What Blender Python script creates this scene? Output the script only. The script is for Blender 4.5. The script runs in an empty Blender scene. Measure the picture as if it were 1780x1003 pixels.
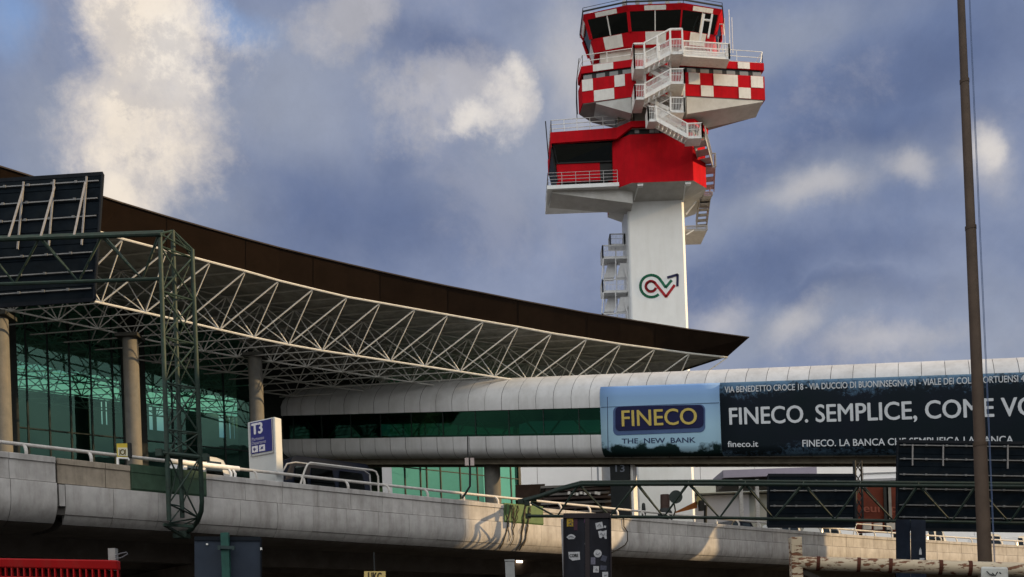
import bpy, bmesh, math, random
from mathutils import Vector, Matrix
R = math.radians
rnd = random.Random(7)
SC = bpy.context.scene
COL = SC.collection

# ------------------------------------------------------------------ camera
F, HX, HY, RO, CZ = 1700.0, 890.0, 1130.0, R(2.1), 1.3      # focal length, principal point and roll of the photograph
cr, sr = math.cos(RO), math.sin(RO)
cam = bpy.data.objects.new('camera', bpy.data.cameras.new('camera'))
COL.objects.link(cam)
cam.matrix_world = Matrix.Translation((0, 0, CZ)) @ Matrix.Rotation(R(90), 4, 'X') @ Matrix.Rotation(-RO, 4, 'Z')
cam.data.sensor_width = 36
cam.data.lens = F / 1780 * 36
cam.data.shift_y = (HY - 501.5) / 1780
cam.data.clip_start = 0.1
cam.data.clip_end = 6000
SC.camera = cam
SC.view_settings.view_transform = 'Standard'
SC.view_settings.look = 'None'
SC.view_settings.gamma = 1
SC.view_settings.exposure = 0.22

# ------------------------------------------------------------------ sun
SUN_EL = R(19)
SUN_AZ = math.atan2(0.999, -0.04)                             # clockwise from +Y
SDIR = Vector((math.sin(SUN_AZ) * math.cos(SUN_EL), math.cos(SUN_AZ) * math.cos(SUN_EL), math.sin(SUN_EL)))
sun = bpy.data.objects.new('sun', bpy.data.lights.new('sun', 'SUN'))
COL.objects.link(sun)
sun.data.energy = 4.5
sun.data.angle = R(0.6)
sun.data.color = (1.0, 0.69, 0.35)
sun.rotation_euler = SDIR.to_track_quat('Z', 'Y').to_euler()
sun.location = (60, -6, 60)

# ------------------------------------------------------------------ sky
WD = bpy.data.worlds.new('World'); SC.world = WD; WD.use_nodes = True
def build_sky():
    nt = WD.node_tree; N = nt.nodes; L = nt.links; N.clear()
    def nd(t, **k):
        n = N.new(t)
        for a, b in k.items(): setattr(n, a, b)
        return n
    def mth(op, a, b=None, c=None, clamp=False):
        n = nd('ShaderNodeMath', operation=op, use_clamp=clamp)
        for i, v in enumerate((a, b, c)):
            if v is None: continue
            if isinstance(v, (int, float)): n.inputs[i].default_value = v
            else: L.new(v, n.inputs[i])
        return n.outputs[0]
    def noise(vec, scale, det=6, rough=.55, dist=0.0):
        n = nd('ShaderNodeTexNoise'); n.inputs['Scale'].default_value = scale
        n.inputs['Detail'].default_value = det; n.inputs['Roughness'].default_value = rough
        n.inputs['Distortion'].default_value = dist
        L.new(vec, n.inputs['Vector']); return n
    def rng(v, a, b, c=0, d=1, smooth=True):
        n = nd('ShaderNodeMapRange', interpolation_type='SMOOTHSTEP' if smooth else 'LINEAR')
        L.new(v, n.inputs[0])
        for i, q in enumerate((a, b, c, d)): n.inputs[i + 1].default_value = q
        return n.outputs[0]
    def mix(f, a, b):
        n = nd('ShaderNodeMix', data_type='RGBA')
        if isinstance(f, (int, float)): n.inputs[0].default_value = f
        else: L.new(f, n.inputs[0])
        for s, v in ((6, a), (7, b)):
            if isinstance(v, tuple): n.inputs[s].default_value = (*v, 1)
            else: L.new(v, n.inputs[s])
        return n.outputs[2]
    tc = nd('ShaderNodeTexCoord'); D = tc.outputs['Generated']
    sep = nd('ShaderNodeSeparateXYZ'); L.new(D, sep.inputs[0])
    x, y, z = sep.outputs
    # warp the directions a little so that cloud outlines are ragged
    w1 = noise(D, 6.0, 7, .6); w2 = noise(D, 2.2, 3, .5)
    yy = mth('MAXIMUM', y, .04)
    u = mth('DIVIDE', x, yy); v = mth('DIVIDE', z, yy)
    sw1 = nd('ShaderNodeSeparateColor'); L.new(w1.outputs['Color'], sw1.inputs[0])
    sw2 = nd('ShaderNodeSeparateColor'); L.new(w2.outputs['Color'], sw2.inputs[0])
    u = mth('ADD', u, mth('MULTIPLY', mth('SUBTRACT', sw1.outputs[0], .5), .11))
    v = mth('ADD', v, mth('MULTIPLY', mth('SUBTRACT', sw1.outputs[1], .5), .11))
    u = mth('ADD', u, mth('MULTIPLY', mth('SUBTRACT', sw2.outputs[0], .5), .12))
    v = mth('ADD', v, mth('MULTIPLY', mth('SUBTRACT', sw2.outputs[1], .5), .12))
    fine = noise(D, 11.0, 12, .68, .15)
    def blob(px, py, rx, ry, rot=0, soft=.75, nz=.9):
        du, dv = px - HX, HY - py
        cu, cv = (du * cr + dv * sr) / F, (-du * sr + dv * cr) / F
        a = mth('SUBTRACT', u, cu); b = mth('SUBTRACT', v, cv)
        c, s = math.cos(R(rot)), math.sin(R(rot))
        p = mth('ADD', mth('MULTIPLY', a, c * F / rx), mth('MULTIPLY', b, s * F / rx))
        q = mth('ADD', mth('MULTIPLY', a, -s * F / ry), mth('MULTIPLY', b, c * F / ry))
        r = mth('SQRT', mth('ADD', mth('MULTIPLY', p, p), mth('MULTIPLY', q, q)))
        r = mth('ADD', r, mth('MULTIPLY', mth('SUBTRACT', fine.outputs[0], .5), nz))
        return rng(r, 1.0 + soft * .45, 1.0 - soft, 0, 1)
    def union(lst):
        o = lst[0]
        for k in lst[1:]: o = mth('MAXIMUM', o, k)
        return o
    sky = nd('ShaderNodeTexSky', sky_type='NISHITA', sun_disc=False)
    sky.sun_elevation = SUN_EL; sky.sun_rotation = SUN_AZ
    sky.air_density = 1.2; sky.dust_density = .6
    hs = nd('ShaderNodeMix', data_type='RGBA', blend_type='MULTIPLY'); hs.inputs[0].default_value = 1
    L.new(sky.outputs[0], hs.inputs[6]); hs.inputs[7].default_value = (1.0, 1.05, 1.25, 1)
    blue = mix(.55, hs.outputs[2], (2.4, 3.9, 7.4))
    # slate blue layer of cloud that covers most of the sky
    big = noise(D, 3.2, 6, .55, .4); mid = noise(D, 7.5, 7, .58, .5)
    lay = mth('ADD', mth('MULTIPLY', big.outputs[0], .65), mth('MULTIPLY', mid.outputs[0], .35))
    slate = mix(rng(lay, .34, .66), (1.36, 1.85, 3.25), (3.0, 3.45, 4.65))
    base = mix(.86, blue, slate)
    # open blue gaps, dark banks, pale veils and sunlit cumulus, each fixed to a direction in the sky
    gaps = union([blob(5, 10, 60, 80, 0, .9), blob(440, 15, 90, 30, -10, .9), blob(1080, 20, 30, 30)])
    base = mix(mth('MULTIPLY', gaps, .55), base, (2.2, 4.2, 8.0))
    dark = union([blob(1480, 250, 330, 70, 12, .9), blob(620, 330, 330, 130, -8, .95), blob(1350, 470, 330, 60, 8, .9),
                  blob(790, 70, 150, 50, -20, .9), blob(1620, 110, 260, 70, 15, .9), blob(1500, 520, 200, 40, 0, .9)])
    base = mix(mth('MULTIPLY', dark, .62), base, (1.0, 1.45, 2.8))
    veil = union([blob(1420, 330, 300, 60, 18, .95), blob(1350, 590, 280, 50, 10, .95), blob(1000, 140, 120, 220, 0, .95),
                  blob(60, 250, 130, 250, 0, .95), blob(1750, 600, 200, 120, 0, .95), blob(520, 120, 170, 140, 0, .95),
                  blob(1330, 60, 300, 60, 15, .95), blob(940, 250, 200, 110, 0, .95), blob(300, 330, 240, 120, 0, .95)])
    base = mix(mth('MULTIPLY', veil, .6), base, (3.5, 3.95, 4.8))
    cum = union([blob(275, 40, 165, 140, 0, .6, 2.2), blob(262, 190, 150, 150, 0, .75, 2.2), blob(235, 310, 100, 80, 0, .95, 2)])
    base = mix(mth('MULTIPLY', cum, .93), base, (9.6, 8.8, 7.5))
    cum2 = union([blob(650, 10, 95, 42, 0, .8, 3), blob(800, 140, 140, 62, 8, .85, 3.2), blob(735, 120, 80, 50, 0, .85, 3.2)])
    base = mix(mth('MULTIPLY', cum2, .68), base, (5.6, 5.6, 5.8))
    hot = union([blob(885, 160, 62, 44, 50, .9, 3.4), blob(820, 185, 60, 26, 0, .9, 3.2), blob(910, 120, 28, 40, 0, .9, 3.0), blob(345, 60, 60, 90, 0, .9, 2.6), blob(1722, 250, 30, 45, 0, .9, 1.6)])
    base = mix(mth('MULTIPLY', hot, .72), base, (9.4, 9.0, 8.2))
    faint = union([blob(1440, 335, 100, 38, 8, .95, 1.7), blob(1590, 280, 45, 34, 20, .95, 1.7), blob(1720, 270, 50, 75, 0, .95, 1.4), blob(1400, 575, 80, 36, 25, .95, 1.6), blob(1010, 110, 60, 130, 0, .95, 1.5), blob(1560, 600, 120, 30, 5, .95, 1.5), blob(1230, 560, 60, 40, 0, .95, 1.5)])
    base = mix(mth('MULTIPLY', faint, .55), base, (6.4, 6.3, 6.2))
    core = noise(D, 15, 12, .68, .15)
    sh = mth('MULTIPLY', rng(core.outputs[0], .48, .60), union([cum, cum2, hot]))
    base = mix(mth('MULTIPLY', sh, .42), base, (3.6, 3.8, 4.4))
    tex = noise(D, 20, 12, .7, .1)
    tx_ = nd('ShaderNodeMix', data_type='RGBA', blend_type='MULTIPLY'); tx_.inputs[0].default_value = 1
    L.new(base, tx_.inputs[6]); L.new(rng(tex.outputs[0], .3, .7, .94, 1.06, False), tx_.inputs[7]); base = tx_.outputs[2]
    wisp = rng(noise(D, 7, 12, .7, .3).outputs[0], .50, .68)
    base = mix(mth('MULTIPLY', wisp, .26), base, (4.0, 4.2, 5.0))
    low = blob(250, 660, 420, 70, -3, .8, .4)
    base = mix(mth('MULTIPLY', low, .9), base, (7.5, 7.6, 7.2))
    dim = nd('ShaderNodeMix', data_type='RGBA', blend_type='MULTIPLY'); dim.inputs[0].default_value = 1
    L.new(base, dim.inputs[6]); dim.inputs[7].default_value = (.83, .80, .79, 1); base = dim.outputs[2]
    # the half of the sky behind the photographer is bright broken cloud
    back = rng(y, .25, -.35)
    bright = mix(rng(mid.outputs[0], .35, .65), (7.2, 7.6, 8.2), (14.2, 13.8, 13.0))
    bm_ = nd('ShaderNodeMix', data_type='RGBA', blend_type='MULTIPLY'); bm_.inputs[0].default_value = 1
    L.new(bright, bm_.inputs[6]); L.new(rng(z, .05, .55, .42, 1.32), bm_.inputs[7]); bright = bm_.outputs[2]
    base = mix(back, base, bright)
    # below the horizon
    base = mix(rng(z, .0, -.03), base, (1.0, 1.0, 1.05))
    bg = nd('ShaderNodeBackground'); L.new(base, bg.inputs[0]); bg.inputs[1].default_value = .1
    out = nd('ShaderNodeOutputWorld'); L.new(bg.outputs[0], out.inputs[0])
build_sky()

# ------------------------------------------------------------------ placing helpers
def ray(x, y):
    du, dv = x - HX, HY - y
    return Vector(((du * cr + dv * sr) / F, 1.0, (-du * sr + dv * cr) / F))
CAM = Vector((0, 0, CZ))
def pt(x, y, d):                                              # place seen at pixel (x, y) of the photograph, d metres away
    return CAM + ray(x, y) * d
def hit(x, y, P, N):
    r = ray(x, y); return CAM + r * ((P - CAM).dot(N) / r.dot(N))

# ------------------------------------------------------------------ materials
MATS = {}
def mat(name, col, rough=.6, var=.12, scale=2.0, metal=0.0, spec=.18, stain=None, stain_amt=0, streak=False, bump=0, coat=0, emit=None, isl=0):
    if name in MATS: return MATS[name]
    m = bpy.data.materials.new(name); m.use_nodes = True
    nt = m.node_tree; N = nt.nodes; L = nt.links
    p = N['Principled BSDF']
    p.inputs['Roughness'].default_value = rough; p.inputs['Metallic'].default_value = metal
    p.inputs['Specular IOR Level'].default_value = spec
    tc = N.new('ShaderNodeTexCoord')
    n1 = N.new('ShaderNodeTexNoise'); n1.inputs['Scale'].default_value = scale; n1.inputs['Detail'].default_value = 8; n1.inputs['Roughness'].default_value = .65
    L.new(tc.outputs['Object'], n1.inputs['Vector'])
    mr = N.new('ShaderNodeMapRange'); mr.inputs[1].default_value = .3; mr.inputs[2].default_value = .7
    mr.inputs[3].default_value = 1 - var; mr.inputs[4].default_value = 1 + var
    L.new(n1.outputs[0], mr.inputs[0])
    mx = N.new('ShaderNodeMix'); mx.data_type = 'RGBA'; mx.blend_type = 'MULTIPLY'; mx.inputs[0].default_value = 1
    mx.inputs[6].default_value = (*col, 1); L.new(mr.outputs[0], mx.inputs[7])
    last = mx.outputs[2]
    if stain:
        mp = N.new('ShaderNodeMapping'); mp.inputs['Scale'].default_value = (1.3, 1.3, .22) if streak else (1, 1, 1)
        L.new(tc.outputs['Object'], mp.inputs[0])
        n2 = N.new('ShaderNodeTexNoise'); n2.inputs['Scale'].default_value = scale * .8; n2.inputs['Detail'].default_value = 6; n2.inputs['Roughness'].default_value = .7
        L.new(mp.outputs[0], n2.inputs['Vector'])
        m2 = N.new('ShaderNodeMapRange'); m2.inputs[1].default_value = .45; m2.inputs[2].default_value = .75; m2.inputs[4].default_value = stain_amt
        L.new(n2.outputs[0], m2.inputs[0])
        mx2 = N.new('ShaderNodeMix'); mx2.data_type = 'RGBA'; L.new(m2.outputs[0], mx2.inputs[0]); L.new(last, mx2.inputs[6]); mx2.inputs[7].default_value = (*stain, 1)
        last = mx2.outputs[2]
    if isl:                                                  # panels cast one by one never match exactly
        g = N.new('ShaderNodeNewGeometry'); m3 = N.new('ShaderNodeMapRange'); m3.inputs[3].default_value = 1 - isl; m3.inputs[4].default_value = 1 + isl
        L.new(g.outputs['Random Per Island'], m3.inputs[0])
        mx3 = N.new('ShaderNodeMix'); mx3.data_type = 'RGBA'; mx3.blend_type = 'MULTIPLY'; mx3.inputs[0].default_value = 1
        L.new(last, mx3.inputs[6]); L.new(m3.outputs[0], mx3.inputs[7]); last = mx3.outputs[2]
    L.new(last, p.inputs['Base Color'])
    if bump:
        b = N.new('ShaderNodeBump'); b.inputs['Strength'].default_value = bump; b.inputs['Distance'].default_value = .02
        L.new(n1.outputs[0], b.inputs['Height']); L.new(b.outputs[0], p.inputs['Normal'])
    if emit:
        p.inputs['Emission Color'].default_value = (*emit[0], 1); p.inputs['Emission Strength'].default_value = emit[1]
    MATS[name] = m; return m

def glass(name, tint, refl=.08, rough=.02, gcol=(.8, .9, .9)):
    if name in MATS: return MATS[name]
    m = bpy.data.materials.new(name); m.use_nodes = True
    nt = m.node_tree; N = nt.nodes; L = nt.links; N.clear()
    o = N.new('ShaderNodeOutputMaterial'); t = N.new('ShaderNodeBsdfTransparent'); g = N.new('ShaderNodeBsdfGlossy')
    t.inputs[0].default_value = (*tint, 1); g.inputs[0].default_value = (*gcol, 1); g.inputs['Roughness'].default_value = rough
    tc = N.new('ShaderNodeTexCoord'); n = N.new('ShaderNodeTexNoise'); n.inputs['Scale'].default_value = .6; L.new(tc.outputs['Object'], n.inputs['Vector'])
    b = N.new('ShaderNodeBump'); b.inputs['Strength'].default_value = .06; b.inputs['Distance'].default_value = .05
    L.new(n.outputs[0], b.inputs['Height']); L.new(b.outputs[0], g.inputs['Normal'])
    lw = N.new('ShaderNodeLayerWeight'); lw.inputs[0].default_value = .25
    ad = N.new('ShaderNodeMath'); ad.operation = 'MULTIPLY_ADD'; ad.inputs[1].default_value = .7; ad.inputs[2].default_value = refl; ad.use_clamp = True
    L.new(lw.outputs['Fresnel'], ad.inputs[0])
    mx = N.new('ShaderNodeMixShader'); L.new(ad.outputs[0], mx.inputs[0]); L.new(t.outputs[0], mx.inputs[1]); L.new(g.outputs[0], mx.inputs[2])
    L.new(mx.outputs[0], o.inputs[0])
    MATS[name] = m; return m

# ------------------------------------------------------------------ mesh helpers
class MB:
    def __init__(s): s.v = []; s.f = []; s.mi = []
    def face(s, pts, m=0):
        i = len(s.v); s.v += [Vector(p) for p in pts]; s.f.append(tuple(range(i, i + len(pts)))); s.mi.append(m); return s
    def box(s, c, sx, sy, sz, rz=0, m=0):                    # c = centre
        c = Vector(c); M = Matrix.Rotation(rz, 3, 'Z')
        P = [c + M @ Vector((a * sx / 2, b * sy / 2, d * sz / 2)) for d in (-1, 1) for a, b in ((-1, -1), (1, -1), (1, 1), (-1, 1))]
        return s.hexa(P, m)
    def hexa(s, P, m=0):                                      # 4 bottom points then 4 top points
        i = len(s.v); s.v += [Vector(p) for p in P]
        for f in ((3, 2, 1, 0), (4, 5, 6, 7), (0, 1, 5, 4), (1, 2, 6, 5), (2, 3, 7, 6), (3, 0, 4, 7)):
            s.f.append(tuple(i + k for k in f)); s.mi.append(m)
        return s
    def loft(s, rings, cap=True, m=0, closed=True):
        i = len(s.v); n = len(rings[0])
        for r in rings: s.v += [Vector(p) for p in r]
        for k in range(len(rings) - 1):
            for j in range(n if closed else n - 1):
                a = i + k * n + j; b = i + k * n + (j + 1) % n
                s.f.append((a, b, b + n, a + n)); s.mi.append(m)
        if cap:
            s.f.append(tuple(i + j for j in reversed(range(n)))); s.mi.append(m)
            s.f.append(tuple(i + (len(rings) - 1) * n + j for j in range(n))); s.mi.append(m)
        return s
    def prism(s, poly, z0, z1, m=0):
        return s.loft([[(p[0], p[1], z0) for p in poly], [(p[0], p[1], z1) for p in poly]], m=m)
    def bar(s, a, b, w, h=None, m=0, up=(0, 0, 1)):           # square bar between two points
        a, b = Vector(a), Vector(b); h = h or w
        d = (b - a).normalized(); u = Vector(up)
        if abs(d.dot(u)) > .98: u = Vector((0, 1, 0))
        x = d.cross(u).normalized() * w / 2; y = d.cross(x).normalized() * h / 2
        q = [x + y, -x + y, -x - y, x - y]
        return s.loft([[a + k for k in q], [b + k for k in q]], m=m)
    def tube(s, pts, r, n=8, m=0):
        pts = [Vector(p) for p in pts]; rings = []
        rr = r if isinstance(r, (list, tuple)) else [r] * len(pts)
        t0 = (pts[1] - pts[0]).normalized(); u = Vector((0, 0, 1)) if abs(t0.z) < .9 else Vector((0, 1, 0))
        x = t0.cross(u).normalized()
        for k, p in enumerate(pts):
            t = (pts[min(k + 1, len(pts) - 1)] - pts[max(k - 1, 0)]).normalized()
            x = (x - t * x.dot(t)).normalized(); y = t.cross(x)
            rings.append([p + (x * math.cos(2 * math.pi * j / n) + y * math.sin(2 * math.pi * j / n)) * rr[k] for j in range(n)])
        return s.loft(rings, m=m)
    def build(s, name, mats, parent=None, smooth=False, bevel=0):
        me = bpy.data.meshes.new(name)
        me.from_pydata([tuple(v) for v in s.v], [], s.f)
        if not isinstance(mats, (list, tuple)): mats = [mats]
        for k in mats: me.materials.append(k)
        for p, k in zip(me.polygons, s.mi): p.material_index = k
        bm = bmesh.new(); bm.from_mesh(me)
        bmesh.ops.recalc_face_normals(bm, faces=bm.faces)
        if smooth:
            for f in bm.faces: f.smooth = len(f.verts) == 4
        bm.to_mesh(me); bm.free()
        o = bpy.data.objects.new(name, me); COL.objects.link(o)
        if smooth:
            try: me.set_sharp_from_angle(angle=R(38))
            except Exception: pass
        if bevel:
            md = o.modifiers.new('bevel', 'BEVEL'); md.width = bevel; md.segments = 2; md.limit_method = 'ANGLE'
        if parent: kid(o, parent)
        return o
def kid(o, parent):                                           # parent an existing mesh that is in world coordinates
    o.parent = parent
    o.matrix_parent_inverse = Matrix.Translation(-parent.location) if parent.type == 'EMPTY' else Matrix.Identity(4)
    return o
def tag(o, label, cat, group=None, kind=None):
    if label: o['label'] = label
    if cat: o['category'] = cat
    if group: o['group'] = group
    if kind: o['kind'] = kind
    return o
def thing(name, loc, label, cat, group=None):
    o = bpy.data.objects.new(name, None); COL.objects.link(o); o.location = loc; o.empty_display_size = .3
    return tag(o, label, cat, group)
def struct(o): o['kind'] = 'structure'; return o
def dup(root, shift, label, group=None):
    def cp(o, par):
        c = o.copy(); COL.objects.link(c)
        if par is not None: c.parent = par
        for ch in kids.get(o.name, []): cp(ch, c)
        return c
    kids = {}
    for o in bpy.data.objects:
        if o.parent: kids.setdefault(o.parent.name, []).append(o)
    r = cp(root, None); r.location = root.location + Vector(shift); r['label'] = label
    if group: r['group'] = group
    return r
_fc = {}
def text(name, body, p0, p1, up, cap, m, parent, n, bold=0.0, thick=.02):
    """lettering whose baseline runs from p0 to p1, cap height `cap` along `up`, raised along n"""
    cu = bpy.data.curves.new('lettering', 'FONT'); cu.body = body; cu.size = 1; cu.extrude = .5; cu.resolution_u = 4
    o = bpy.data.objects.new('lettering', cu); COL.objects.link(o)
    bpy.context.view_layer.update()
    dg = bpy.context.evaluated_depsgraph_get()
    me = bpy.data.meshes.new_from_object(o.evaluated_get(dg))
    bpy.data.objects.remove(o); bpy.data.curves.remove(cu)
    if 'cap' not in _fc:
        c2 = bpy.data.curves.new('h', 'FONT'); c2.body = 'H'; c2.size = 1
        o2 = bpy.data.objects.new('h', c2); COL.objects.link(o2); bpy.context.view_layer.update()
        m2 = bpy.data.meshes.new_from_object(o2.evaluated_get(bpy.context.evaluated_depsgraph_get()))
        _fc['cap'] = max(v.co.y for v in m2.vertices); bpy.data.objects.remove(o2); bpy.data.curves.remove(c2)
    if bold:                                                  # heavier strokes: shifted copies, each a hair in front of the next
        V = [v.co.copy() for v in me.vertices]; Fc = [tuple(p.vertices) for p in me.polygons]; NV_, NF_ = [], []
        for i, (dx, dy) in enumerate(((0, 0), (-bold, 0), (bold, 0), (0, bold * .6), (0, -bold * .6))):
            o_ = len(NV_); NV_ += [(q.x + dx, q.y + dy, q.z + .04 * i) for q in V]; NF_ += [tuple(k + o_ for k in f) for f in Fc]
        me2 = bpy.data.meshes.new(name); me2.from_pydata(NV_, [], NF_); bpy.data.meshes.remove(me); me = me2
    x0 = min(v.co.x for v in me.vertices); x1 = max(v.co.x for v in me.vertices)
    e = (Vector(p1) - Vector(p0)) / (x1 - x0); up = Vector(up).normalized(); n = Vector(n).normalized()
    for v in me.vertices:
        v.co = Vector(p0) + e * (v.co.x - x0) + up * (v.co.y / _fc['cap'] * cap) + n * (v.co.z * thick)
    me.name = name; me.materials.clear(); me.materials.append(m)
    o = bpy.data.objects.new(name, me); COL.objects.link(o)
    if parent: kid(o, parent)
    return o

# common paints
concrete = mat('concrete', (.36, .345, .33), .85, .14, 1.6, stain=(.17, .15, .135), stain_amt=.55, streak=True, bump=.25)
concrete_new = mat('concrete_pale', (.41, .395, .38), .85, .14, 2.2, stain=(.17, .15, .13), stain_amt=.6, streak=True, bump=.3, isl=.09)
concrete_old = mat('concrete_weathered', (.30, .255, .20), .9, .18, 2.6, stain=(.10, .08, .06), stain_amt=.7, streak=True, bump=.3, isl=.08)
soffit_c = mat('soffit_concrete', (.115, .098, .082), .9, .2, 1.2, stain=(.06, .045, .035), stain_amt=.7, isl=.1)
green_steel = mat('green_paint', (.024, .044, .035), .5, .3, 5, stain=(.035, .028, .02), stain_amt=.5)
green_dark = mat('green_paint_dark', (.012, .024, .019), .5, .3, 5, stain=(.02, .016, .012), stain_amt=.5)
green_box = mat('green_plate', (.045, .085, .055), .6, .2, 3, stain=(.03, .05, .03), stain_amt=.5, streak=True)
navy_back = mat('sign_back_navy', (.0045, .0075, .011), .8, .25, 2, spec=.04, stain=(.014, .019, .024), stain_amt=.4)
galv = mat('galvanised_steel', (.36, .36, .36), .5, .2, 8, metal=.3, stain=(.2, .17, .14), stain_amt=.4)
white_steel = mat('white_painted_steel', (.76, .76, .74), .5, .08, 4, stain=(.4, .36, .3), stain_amt=.3, streak=True)
rail_paint = mat('rail_paint', (.50, .48, .45), .5, .15, 6, stain=(.3, .24, .18), stain_amt=.4)

# ================================================================== GROUND
asphalt = mat('asphalt', (.055, .055, .056), .9, .25, 1.2, stain=(.03, .03, .03), stain_amt=.5, bump=.3)
struct(MB().face([(-1500, -400, 0), (1500, -400, 0), (1500, 3000, 0), (-1500, 3000, 0)]).build('ground', mat('ground_paving', (.075, .072, .066), .9, .2, .3)))
struct(MB().face([(-60, -10, .004), (60, -10, .004), (60, 30, .004), (-60, 30, .004)]).build('road', asphalt))

# ================================================================== ELEVATED ROADWAY
ZP = pt(0, 790, 32).z                                          # top of the parapet
V0 = pt(0, 790, 32); V1 = pt(1780, 945, 78.3)
VU = Vector((V1.x - V0.x, V1.y - V0.y, 0)).normalized(); VN = Vector((VU.y, -VU.x, 0))
# the viaduct bends gently away in plan: table of points along its outer edge
def _edge(x):
    xc = min(max(x, -18.0), 46.0); return -.0029 * xc * xc + .9028 * xc + 47.1 + (.9028 - .0058 * xc) * (x - xc)
_tab = [Vector((-40 + .1 * i, _edge(-40 + .1 * i), 0)) for i in range(1900)]
_len = [0.0]
for _a, _b in zip(_tab, _tab[1:]): _len.append(_len[-1] + (_b - _a).length)
_s0 = _len[min(range(1900), key=lambda i: abs(_tab[i].x + 16.5))]
import bisect
def edge_at(s):
    q = s + _s0; i = min(max(bisect.bisect_left(_len, q), 1), len(_len) - 1); t = (q - _len[i - 1]) / (_len[i] - _len[i - 1])
    d = (_tab[min(i + 8, 1899)] - _tab[max(i - 9, 0)]).normalized()
    return _tab[i - 1].lerp(_tab[i], t), d
def vp(s, n, z):
    p, d = edge_at(s); return p + Vector((d.y, -d.x, 0)) * n + Vector((0, 0, ZP + z))
def vtan(s): return edge_at(s)[1]
def vs(x, y=None):                                             # distance along the parapet seen at pixel column x
    y = y if y is not None else 790 + .0885 * x
    lo, hi = -14.0, 140.0
    for _ in range(40):
        m_ = (lo + hi) / 2; q = vp(m_, 0, 0) - CAM
        if HX + F * (q.x / q.y * cr - q.z / q.y * sr) < x: lo = m_
        else: hi = m_
    return lo
via = thing('elevated_roadway', (V0.x, V0.y, 0), 'long concrete viaduct with curved edge running across the picture in front of the glass terminal', 'viaduct')
S0, S1 = -14.0, 135.0
sbreak = vs(97)
gboxL = (vs(226), vs(357)); gboxR = (vs(875), vs(942))
def seg_list(a, b, step, gap, jit=0):
    out = []; s = a
    while s < b - .05:
        e = min(s + step, b); out.append((s + gap / 2, e - gap / 2)); s = e
    return out
par_prof = [(-.32, 0), (.035, 0), (.045, -.015), (.045, -.19), (0, -.20), (0, -.845), (-.32, -.845)]
arcn, arcz, arcr = -.83, -1.42, .90
fas_prof = [(-.30, -.875), (.07, -.875), (.075, -.89)] + [(arcn + arcr * math.cos(R(a)), arcz + arcr * math.sin(R(a))) for a in (0, -10, -20, -30, -40, -50, -58)]
low_prof = [(arcn + arcr * math.cos(R(a)), arcz + arcr * math.sin(R(a))) for a in (-60, -70, -80, -90)] + [(-1.6, arcz - arcr), (-3.2, arcz - arcr + .05), (-3.2, -1.9), (-.9, -1.9)]
def extrude(mb, prof, a, b, dn=0, dz=0, m=0):
    k_ = max(1, int((b - a) / 3)); mb.loft([[vp(a + (b - a) * i / k_, n + dn, z + dz) for n, z in prof] for i in range(k_ + 1)], m=m)
mbp, mbf, mbl, mbo = MB(), MB(), MB(), MB()
k = 0
for a, b in seg_list(S0, sbreak - .06, 2.9, .015): extrude(mbp, par_prof, a, b, .10)
mbp.build('parapet', concrete_new, via); mbp = MB()
for a, b in seg_list(sbreak + .02, gboxL[0], 1.62, .02): extrude(mbo, par_prof, a, b)
for a, b in seg_list(gboxL[1], gboxR[0], 1.62, .012): extrude(mbp, par_prof, a, b, rnd.uniform(-.006, .006))
mbp.build('parapet', concrete_new, via); mbp = MB()
for a, b in seg_list(gboxR[1], S1, 1.62, .02): extrude(mbp, par_prof, a, b, rnd.uniform(-.006, .006))
for a, b in seg_list(S0, sbreak - .06, 2.9, .015): extrude(mbf, fas_prof, a, b, .12)
for a, b in seg_list(sbreak + .25, S1, 1.62, .012): extrude(mbf, fas_prof, a, b, rnd.uniform(-.008, .008))
for a, b in seg_list(S0, sbreak - .06, 2.9, .02): extrude(mbl, low_prof, a, b, .12)
for a, b in seg_list(sbreak + .25, S1, 1.62, .010): extrude(mbl, low_prof, a, b, rnd.uniform(-.01, .01))
mbp.build('parapet', concrete_new, via); o = mbo.build('parapet', concrete_old, via); o['label'] = 'brown weathered stretch of parapet'
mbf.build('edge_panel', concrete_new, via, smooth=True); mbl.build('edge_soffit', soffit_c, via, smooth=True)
core = MB(); extrude(core, [(-.06, -.05), (-.06, -1.9), (-3.0, -1.9), (-3.0, -.95), (-.4, -.95), (-.3, -.05)], S0, S1)
core.build('backing', mat('joint_dark', (.07, .065, .06), .95, .2), via)
dk = MB(); extrude(dk, [(-.33, -1.0), (-14, -1.0), (-14, -1.75), (-.33, -1.75)], S0, S1); dk.build('deck', asphalt, via)
# dark underside: girders, cross beams, piers
gir = MB()
for n in (-3.4, -6.2, -9.0, -11.8): extrude(gir, [(n, -1.75), (n - .9, -1.75), (n - .7, -3.0), (n - .2, -3.0)], S0, S1)
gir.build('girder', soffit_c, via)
for s in (9, 27, 45, 63, 81, 99, 117):
    pb = MB(); q = lambda n, z, ds: vp(s + ds, n, z)
    pb.loft([[q(-2.2, -3.02, -.6), q(-2.2, -3.02, .6), q(-12.4, -3.02, .6), q(-12.4, -3.02, -.6)], [q(-3.3, -3.75, -.6), q(-3.3, -3.75, .6), q(-11.4, -3.75, .6), q(-11.4, -3.75, -.6)]])
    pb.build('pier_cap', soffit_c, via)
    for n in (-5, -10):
        c = vp(s, n, 0); MB().tube([(c.x, c.y, 0), (c.x, c.y, ZP - 3.75)], .55, 16).build('pier', soffit_c, via, smooth=True)
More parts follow.
